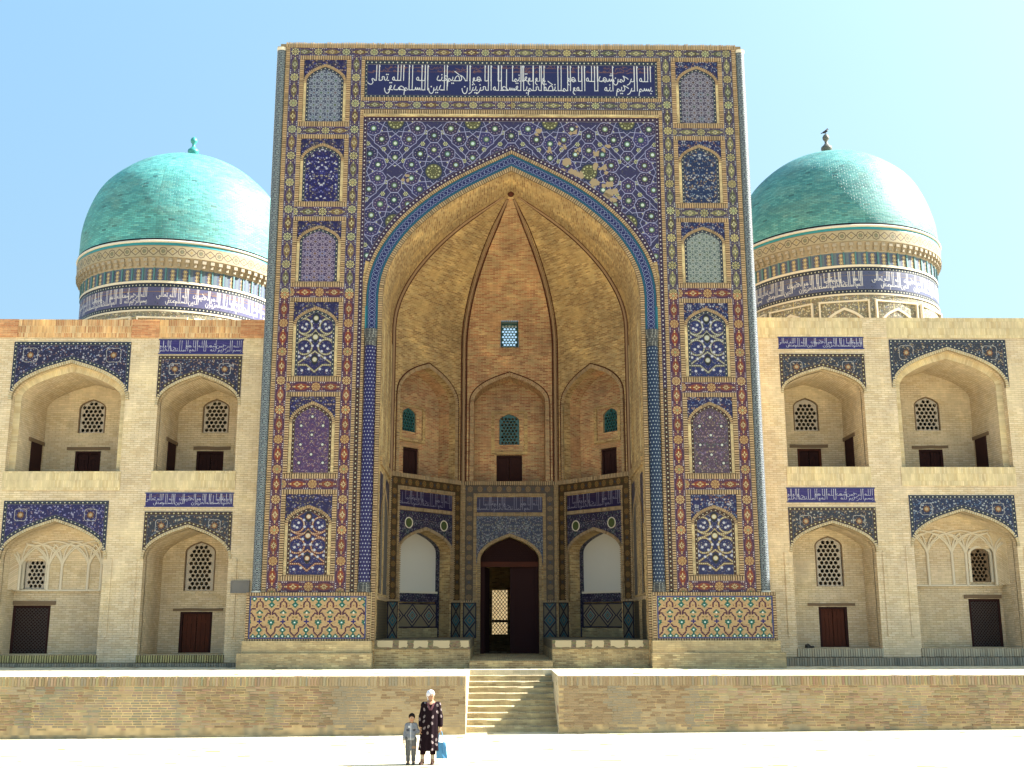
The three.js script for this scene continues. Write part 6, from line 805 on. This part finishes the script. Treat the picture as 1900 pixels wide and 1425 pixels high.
const cap = (x, y, z, a, b, ra, rb) => { const dx = b[0] - a[0], dy = b[1] - a[1], dz = b[2] - a[2], t = clamp(((x - a[0]) * dx + (y - a[1]) * dy + (z - a[2]) * dz) / (dx * dx + dy * dy + dz * dz + 1e-9), 0, 1); return Math.hypot(x - a[0] - t * dx, y - a[1] - t * dy, z - a[2] - t * dz) - lerp(ra, rb, t); };
const ellD = (x, y, z, c, r) => { const q = Math.hypot((x - c[0]) / r[0], (y - c[1]) / r[1], (z - c[2]) / r[2]); return (q - 1) * Math.min(...r); };
const smin = (a, b, k) => { const h = clamp(0.5 + 0.5 * (b - a) / k, 0, 1); return lerp(b, a, h) - k * h * (1 - h); };
const chain = (caps, k) => (x, y, z) => { let d = 1e3; for (const [a, b, ra, rb] of caps) d = smin(d, cap(x, y, z, a, b, ra, rb), k); return d; };
const SKIN = [0.34, 0.185, 0.11], cloth = (r = 0.95) => new THREE.MeshPhysicalMaterial({ vertexColors: true, roughness: r, specularIntensity: 0.25, side: THREE.DoubleSide });
function headGeo(c, r, yaw, skin, brow) {   // head with nose, eye sockets, lips, chin and ears
  const cs = Math.cos(yaw), sn = Math.sin(yaw), L = (x, z) => [cs * x - sn * z, sn * x + cs * z], u = r / 0.1;
  const loc = (x, y, z) => { const [a, b] = L(x - c[0], z - c[2]); return [a / u, (y - c[1]) / u, b / u]; };
  const f = (X, Y, Z) => { const [x, y, z] = loc(X, Y, Z); let d = ellD(x, y, z, [0, 0.02, -0.008], [0.074, 0.092, 0.09]); d = smin(d, ellD(x, y, z, [0, -0.045, 0.012], [0.056, 0.07, 0.066]), 0.03); d = smin(d, cap(x, y, z, [0, 0.012, 0.082], [0, -0.022, 0.098], 0.008, 0.013), 0.012); for (const s of [-1, 1]) { d = smin(d, ellD(x, y, z, [s * 0.074, -0.004, -0.012], [0.010, 0.028, 0.018]), 0.008); d = Math.max(d, -(Math.hypot(x - s * 0.03, y - 0.012, z - 0.092) - 0.013)); d = Math.min(d, Math.hypot(x - s * 0.03, y - 0.012, z - 0.073) - 0.0125); d = smin(d, cap(x, y, z, [s * 0.015, 0.034, 0.081], [s * 0.046, 0.032, 0.068], 0.006, 0.005), 0.008); } d = smin(d, cap(x, y, z, [-0.02, -0.052, 0.074], [0.02, -0.052, 0.074], 0.0075, 0.0075), 0.006); d = smin(d, ellD(x, y, z, [0, -0.092, 0.058], [0.022, 0.018, 0.02]), 0.02); d = smin(d, cap(x, y, z, [0, -0.06, -0.01], [0, -0.2, -0.02], 0.046, 0.05), 0.02); return d * u; };
  return sdfGeo([c[0] - r * 1.15, c[1] - r * 1.75, c[2] - r * 1.25], [c[0] + r * 1.15, c[1] + r * 1.25, c[2] + r * 1.3], 0.005 * u, f, (X, Y, Z) => { const [x, y, z] = loc(X, Y, Z); for (const s of [-1, 1]) { const e = Math.hypot(x - s * 0.03, y - 0.012); if (z > 0.05 && e < 0.005) return [0.02, 0.012, 0.01]; if (z > 0.05 && e < 0.0115) return [0.5, 0.46, 0.42]; if (z > 0.05 && Math.abs(y - 0.036) < 0.005 && Math.abs(x - s * 0.03) < 0.019) return brow; } if (z > 0.06 && Math.abs(y + 0.052) < 0.008 && Math.abs(x) < 0.023) return [0.30, 0.10, 0.08]; return skin; });
}
function handGeo(w, dir, palm, curl, s, skin, side) {   // w wrist, dir towards the fingers, palm = direction the palm faces, side = towards the thumb
  const D = V3(...dir).normalize(), Pn = V3(...palm).normalize(), T = V3(...side).addScaledVector(D, -V3(...side).dot(D)).normalize(), at = (a, b, c) => V3(...w).addScaledVector(D, a * s).addScaledVector(T, b * s).addScaledVector(Pn, c * s).toArray(), caps = [];
  for (const b of [-0.026, -0.009, 0.009, 0.026]) caps.push([at(0, b * 0.7, 0), at(0.085, b, 0), 0.017 * s, 0.014 * s]);
  [[0.030, 0.078, 0.9], [0.010, 0.088, 1], [-0.010, 0.084, 0.97], [-0.029, 0.068, 0.8]].forEach(([b, l]) => { let a = 0.088, cc = 0, p = at(a, b, cc), ang = 0; for (let i = 0; i < 3; i++) { ang += curl; a += l * [0.42, 0.32, 0.26][i] * Math.cos(ang); cc += l * [0.42, 0.32, 0.26][i] * Math.sin(ang); const q = at(a, b, cc); caps.push([p, q, (0.0098 - i * 0.0008) * s, (0.0092 - i * 0.001) * s]); p = q; } });
  caps.push([at(0.02, 0.026, 0.004), at(0.058, 0.052, 0.018), 0.013 * s, 0.011 * s]); caps.push([at(0.058, 0.052, 0.018), at(0.088, 0.052, 0.030), 0.0105 * s, 0.0085 * s]); caps.push([at(-0.05, 0, 0), at(0.01, 0, 0), 0.022 * s, 0.022 * s]);
  const all = caps.flatMap((q) => [q[0], q[1]]), mn = [0, 1, 2].map((k) => Math.min(...all.map((q) => q[k])) - 0.03), mx = [0, 1, 2].map((k) => Math.max(...all.map((q) => q[k])) + 0.03);
  return sdfGeo(mn, mx, 0.004, chain(caps, 0.006 * s), () => skin);
}
{
  const gx = -2.0, gz = 12.0, t = thing('person', 'person in white headscarf and dark patterned dress holding a blue bag', 'person', [gx, GY(gx), gz]);
  const sh = (s) => [s * 0.155, 1.285, -0.01], el = (s) => [s * 0.215, 1.03, -0.02], wr = (s) => [s * 0.225, 0.80, 0.03], hip = (s) => [s * 0.085 - 0.03, 0.85, 0], kn = (s) => [s * 0.095 - 0.05, 0.48, 0.02], an = (s) => [s * 0.115 - 0.065, 0.09, 0];
  const H = [-0.005, 1.495, 0.015];
  const bodyC = []; for (const s of [-1, 1]) bodyC.push([sh(s), el(s), 0.045, 0.036], [el(s), wr(s), 0.036, 0.026], [hip(s), kn(s), 0.08, 0.052], [kn(s), an(s), 0.05, 0.034], [an(s), [an(s)[0] - 0.01, 0.035, 0.10], 0.034, 0.026], [sh(s), [0, 1.32, -0.01], 0.05, 0.055]);
  bodyC.push([[0, 1.27, 0], [-0.02, 0.88, 0], 0.115, 0.13], [[0, 1.3, -0.01], [0, 1.44, 0.0], 0.055, 0.047]);
  const bf = chain(bodyC, 0.04);
  part(t, 'body', mergeGeometries([sdfGeo([-0.32, 0, -0.2], [0.32, 1.42, 0.2], 0.013, bf, () => SKIN), headGeo(H, 0.1, 0.55, SKIN, [0.03, 0.02, 0.015]), handGeo(wr(-1), [-0.1, -1, 0.15], [1, 0, 0], 0.35, 0.95, SKIN, [0, 0, 1]), handGeo(wr(1), [0.02, -1, 0.05], [-1, 0, 0], 0.85, 0.95, SKIN, [0, 0, 1])]), cloth(0.6));
  // dress: fitted shoulders, wide skirt, loose sleeves, with a pale leaf print
  const fold = (x, z) => 0.012 * Math.sin(9 * Math.atan2(z, x + 0.03) + 1.3);
  const df = (x, y, z) => { let d = chain([[sh(-1), el(-1), 0.066, 0.058], [el(-1), [wr(-1)[0], 0.85, 0.02], 0.058, 0.052], [sh(1), el(1), 0.066, 0.058], [el(1), [wr(1)[0], 0.85, 0.02], 0.058, 0.052], [sh(-1), sh(1), 0.07, 0.07]], 0.03)(x, y, z); const q = clamp((1.3 - y) / 1.0, 0, 1), cx = -0.035 * q, rx = lerp(0.155, 0.225, q), rz = lerp(0.115, 0.185, q), e = (Math.hypot((x - cx) / rx, z / rz) - 1) * 0.13 + fold(x - cx, z) * q; d = smin(d, Math.max(e, y - 1.335, 0.30 + 0.012 * Math.sin(x * 30) - y), 0.03); d = Math.max(d, -(Math.hypot(x / 0.075, (y - 1.40) / 0.12, (z - 0.06) / 0.1) - 1) * 0.07); return Math.max(d, 0.30 - y); };
  const leaf = (x, y, z) => { const a = x * 1.0 + (z > 0 ? 0 : 0.5), ci = Math.floor(a / 0.095), row = Math.floor((y + (ci & 1) * 0.07) / 0.14), jx = (hash(ci, row) - 0.5) * 0.03, jy = (hash(row, ci + 9) - 0.5) * 0.05, ox = a - (ci + 0.5) * 0.095 - jx, oy = y + (ci & 1) * 0.07 - (row + 0.5) * 0.14 - jy, th = hash(ci * 3, row * 5) * 1.6 - 0.8, lx = ox * Math.cos(th) - oy * Math.sin(th), ly = ox * Math.sin(th) + oy * Math.cos(th), r = Math.hypot(lx / (0.021 - 0.2 * ly * 0.3), ly / 0.036); return hash(ci + 5, row + 3) > 0.3 && r < 1 ? (r < 0.45 ? [0.15, 0.10, 0.10] : [0.20, 0.165, 0.16]) : null; };
  part(t, 'dress', sdfGeo([-0.34, 0.26, -0.26], [0.34, 1.4, 0.26], 0.0115, df, (x, y, z) => { if (z > 0 && y > 1.18 && Math.abs(Math.abs(x) - (y - 1.16) * 0.42) < 0.022) return [0.12, 0.05, 0.06]; return leaf(x, y, z) ?? [0.008, 0.003, 0.005]; }), cloth());
  for (const s of [-1, 1]) {
    const k = kn(s), a = an(s); part(t, 'trouser_leg', sdfGeo([k[0] - 0.12, 0.2, -0.12], [k[0] + 0.12, 0.5, 0.14], 0.01, (x, y, z) => Math.max(cap(x, y, z, [k[0], 0.5, 0.01], [a[0] + 0.006, 0.2, 0.0], 0.075, 0.062), 0.215 - y, y - 0.46), () => [0.009, 0.003, 0.005]), cloth());
    part(t, 'sock', sdfGeo([a[0] - 0.07, 0.03, -0.07], [a[0] + 0.07, 0.28, 0.07], 0.008, (x, y, z) => Math.max(cap(x, y, z, [a[0], 0.28, 0.004], [a[0], 0.06, 0], 0.042, 0.042), y - 0.26, 0.04 - y), () => [0.40, 0.35, 0.24]), cloth());
    part(t, 'shoe', sdfGeo([a[0] - 0.09, -0.01, -0.1], [a[0] + 0.09, 0.11, 0.2], 0.008, (x, y, z) => Math.max(smin(cap(x, y, z, [a[0], 0.038, -0.04], [a[0] + s * 0.015 - 0.02, 0.03, 0.13], 0.044, 0.036), cap(x, y, z, [a[0], 0.05, -0.03], [a[0], 0.06, 0.01], 0.042, 0.036), 0.02), -y), () => [0.045, 0.022, 0.018]), cloth(0.5));
  }
  // scarf wrapped over the hair, knotted at the nape
  const yw = 0.55, cs = Math.cos(yw), sn = Math.sin(yw); part(t, 'headscarf', sdfGeo([-0.16, 1.34, -0.2], [0.16, 1.65, 0.16], 0.007, (X, Y, Z) => { const dx = X - H[0], dz = Z - H[2], x = cs * dx - sn * dz, z = sn * dx + cs * dz, y = Y - H[1]; let d = ellD(x, y, z, [0, 0.035, -0.018], [0.092, 0.088, 0.102]); d = smin(d, cap(x, y, z, [0, 0, -0.07], [0.02, -0.13, -0.075], 0.062, 0.045), 0.03); d += 0.003 * Math.sin(y * 90 + z * 60); const open = (Math.hypot(x / 0.075, (y + 0.045) / 0.085, (z - 0.1) / 0.115) - 1) * 0.08; return Math.max(d, -open); }, () => [0.62, 0.61, 0.66]), cloth());
}
{ // bag in the hand
  const gx = -2.0 + 0.262, gz = 12.03, t = thing('handbag', 'sky blue tote bag hanging from the hand of the person in the dress', 'bag', [gx, GY(gx) + 0.13, gz]);
  const bl = std({ color: new THREE.Color().setRGB(0.05, 0.20, 0.36), roughness: 0.55 });
  const g = new THREE.BoxGeometry(0.25, 0.36, 0.11, 10, 12, 6), p = g.attributes.position; for (let i = 0; i < p.count; i++) { const v = p.getY(i) / 0.36 + 0.5; p.setX(i, p.getX(i) * lerp(1, 0.78, v) + 0.02 * v * -1 + 0.006 * Math.sin(v * 9 + p.getZ(i) * 30)); p.setZ(i, p.getZ(i) * lerp(1, 0.45, v) + 0.008 * Math.sin(v * 7 + p.getX(i) * 40)); p.setY(i, p.getY(i) + 0.18 - 0.02 * Math.cos(p.getX(i) * 12) * (v > 0.9 ? 1 : 0)); } g.computeVertexNormals(); part(t, 'bag_body', g, bl);
  for (const s of [-1, 1]) part(t, 'handle', new THREE.TubeGeometry(new THREE.CatmullRomCurve3([V3(-0.085, 0.34, s * 0.024), V3(-0.075, 0.47, s * 0.02), V3(-0.045, 0.585, s * 0.008), V3(-0.02, 0.585, s * 0.006), V3(0.012, 0.47, s * 0.02), V3(0.035, 0.34, s * 0.024)]), 24, 0.009, 6), bl);
  part(t, 'side_seam', boxG(0.02, 0.03, 0.03, 0.33, 0.02, 0.052), bl);
}
{
  const gx = -2.44, gz = 12.0, t = thing('person', 'small child in grey jacket and trousers standing beside the woman', 'person', [gx, GY(gx), gz]), skin = [0.36, 0.20, 0.115];
  const sh = (s) => [s * 0.10, 0.845, -0.005], el = (s) => s < 0 ? [-0.138, 0.68, -0.01] : [0.165, 0.71, 0.0], wr = (s) => s < 0 ? [-0.158, 0.53, 0.02] : [0.175 + 0.025, 0.715, 0.03].slice(0, 3), hip = (s) => [s * 0.06, 0.56, 0], kn = (s) => [s * 0.062, 0.31, 0.015], an = (s) => [s * 0.06, 0.065, 0], H = [0.01, 1.005, 0.015];
  wr(1)[0] = 0.2; const W1 = [0.215, 0.735, 0.03], E1 = [0.15, 0.70, -0.005];
  const bc = [[sh(-1), el(-1), 0.028, 0.024], [el(-1), wr(-1), 0.024, 0.019], [sh(1), E1, 0.028, 0.024], [E1, W1, 0.024, 0.019], [[0, 0.82, -0.005], [0, 0.60, 0], 0.062, 0.066], [[0, 0.86, 0], [0, 0.95, 0], 0.042, 0.036]];
  for (const s of [-1, 1]) bc.push([sh(s), [0, 0.865, 0], 0.03, 0.034], [hip(s), kn(s), 0.048, 0.036], [kn(s), an(s), 0.034, 0.025], [an(s), [an(s)[0], 0.03, 0.075], 0.028, 0.022]);
  part(t, 'body', mergeGeometries([sdfGeo([-0.24, 0, -0.15], [0.26, 0.96, 0.15], 0.010, chain(bc, 0.018), () => skin), headGeo(H, 0.088, 0.1, skin, [0.02, 0.012, 0.01]), handGeo(wr(-1), [-0.05, -1, 0.1], [1, 0, 0], 0.3, 0.72, skin, [0, 0, 1]), handGeo(W1, [0.75, 0.55, 0.0], [0, 0, 1], 0.35, 0.7, skin, [-0.5, 0.8, 0])]), cloth(0.6));
  const jf = (x, y, z) => { let d = chain([[sh(-1), el(-1), 0.042, 0.036], [el(-1), [wr(-1)[0], 0.56, 0.016], 0.036, 0.031], [sh(1), E1, 0.042, 0.036], [E1, [0.2, 0.728, 0.025], 0.036, 0.03], [sh(-1), sh(1), 0.045, 0.045]], 0.02)(x, y, z); const q = clamp((0.87 - y) / 0.33, 0, 1), e = (Math.hypot(x / lerp(0.10, 0.112, q), z / lerp(0.08, 0.092, q)) - 1) * 0.095 + 0.004 * Math.sin(y * 60 + x * 14); d = smin(d, Math.max(e, y - 0.9, 0.53 - y), 0.025); return Math.max(d, -(Math.hypot(x / 0.05, (y - 0.95) / 0.07, (z - 0.03) / 0.06) - 1) * 0.05); };
  part(t, 'jacket', sdfGeo([-0.26, 0.51, -0.15], [0.28, 0.93, 0.15], 0.0085, jf, (x, y, z) => { if (z > 0.03 && Math.abs(y - 0.745) < 0.022 && Math.abs(Math.abs(x) - 0.07) < 0.032) return [0.06, 0.06, 0.07]; if (z > 0.03 && Math.abs(x) < 0.008) return [0.42, 0.43, 0.46]; if (y < 0.575) return [0.24, 0.24, 0.24]; if (z > 0 && y > 0.80 && y < 0.845 && x < -0.02 && x > -0.06) return [0.5, 0.5, 0.52]; return [0.155, 0.165, 0.19]; }), cloth());
  const tf = (x, y, z) => { let d = 1e3; for (const s of [-1, 1]) d = smin(d, smin(cap(x, y, z, hip(s), kn(s), 0.07, 0.058), cap(x, y, z, kn(s), [an(s)[0], 0.085, 0], 0.058, 0.042), 0.015), 0.012); return Math.max(d + 0.003 * Math.sin(y * 45 + z * 30), y - 0.60, 0.07 - y); };
  part(t, 'trousers', sdfGeo([-0.15, 0.04, -0.1], [0.15, 0.6, 0.11], 0.0085, tf, (x, y, z) => (z > 0.02 && x > 0.03 && y > 0.35 && y < 0.40 ? [0.26, 0.16, 0.09] : Math.abs(x) < 0.022 && z > 0.0 ? [0.22, 0.22, 0.22] : [0.09, 0.09, 0.088])), cloth());
  for (const s of [-1, 1]) { const a = an(s); part(t, 'shoe', sdfGeo([a[0] - 0.06, -0.01, -0.07], [a[0] + 0.06, 0.09, 0.13], 0.006, (x, y, z) => Math.max(smin(cap(x, y, z, [a[0], 0.03, -0.025], [a[0] + s * 0.012, 0.024, 0.085], 0.034, 0.029), cap(x, y, z, [a[0], 0.04, -0.02], [a[0], 0.055, 0], 0.034, 0.03), 0.015), -y), () => [0.05, 0.045, 0.042]), cloth(0.5)); }
  part(t, 'hair', sdfGeo([-0.11, 0.95, -0.12], [0.13, 1.14, 0.14], 0.006, (X, Y, Z) => { const x = (X - H[0]) / 0.88, y = (Y - H[1]) / 0.88, z = (Z - H[2]) / 0.88; let d = ellD(x, y, z, [0, 0.035, -0.014], [0.083, 0.088, 0.1]); d += 0.003 * Math.sin(x * 140) * Math.sin(z * 120); return Math.max(d, -(Math.hypot(x / 0.072, (y + 0.03) / 0.085, (z - 0.095) / 0.1) - 1) * 0.08) * 0.88; }, () => [0.012, 0.008, 0.007]), cloth());
}
{ // bird on the grey finial
  const t = thing('bird', 'dark bird perched on top of the grey dome finial', 'bird', [14.95, 24.005, -10]); const S = 1.5;
  const f = (x, y, z) => { x /= S; y /= S; z /= S; let d = cap(x, y, z, [-0.04, 0.05, 0], [0.03, 0.10, 0], 0.035, 0.04); d = smin(d, cap(x, y, z, [0.03, 0.10, 0], [0.06, 0.145, 0], 0.03, 0.022), 0.02); d = smin(d, ellD(x, y, z, [0.068, 0.16, 0], [0.026, 0.024, 0.022]), 0.012); d = smin(d, cap(x, y, z, [0.09, 0.16, 0], [0.118, 0.153, 0], 0.008, 0.002), 0.004); d = smin(d, cap(x, y, z, [-0.05, 0.05, 0], [-0.14, 0.01, 0], 0.022, 0.012), 0.02); for (const s of [-1, 1]) { d = smin(d, cap(x, y, z, [0.02, 0.10, s * 0.035], [-0.09, 0.045, s * 0.03], 0.02, 0.008), 0.01); d = smin(d, cap(x, y, z, [0.0, 0.06, s * 0.014], [0.004, 0.005, s * 0.014], 0.008, 0.006), 0.006); d = smin(d, cap(x, y, z, [-0.01, 0.004, s * 0.014], [0.03, 0.004, s * 0.016], 0.005, 0.004), 0.004); } return d * S; };
  part(t, 'body', sdfGeo([-0.24, -0.01, -0.09], [0.2, 0.29, 0.09], 0.008, f, () => [0.03, 0.03, 0.035]), cloth(0.6));
}
{ // bundle on the threshold of the lower bay
  const t = thing('cloth_bundle', 'small dark cloth bundle on the threshold beside the brown door', 'bundle', [10.55, 0.6, -1.9]); part(t, 'cloth', sdfGeo([-0.2, -0.01, -0.15], [0.22, 0.2, 0.15], 0.012, (x, y, z) => Math.max(smin(ellD(x, y, z, [-0.05, 0.05, 0], [0.1, 0.1, 0.09]), ellD(x, y, z, [0.07, 0.03, 0.02], [0.11, 0.06, 0.08]), 0.04) + 0.008 * Math.sin(x * 50 + y * 40), -y), () => [0.035, 0.033, 0.03]), cloth());
}
renderer.render(scene, camera);
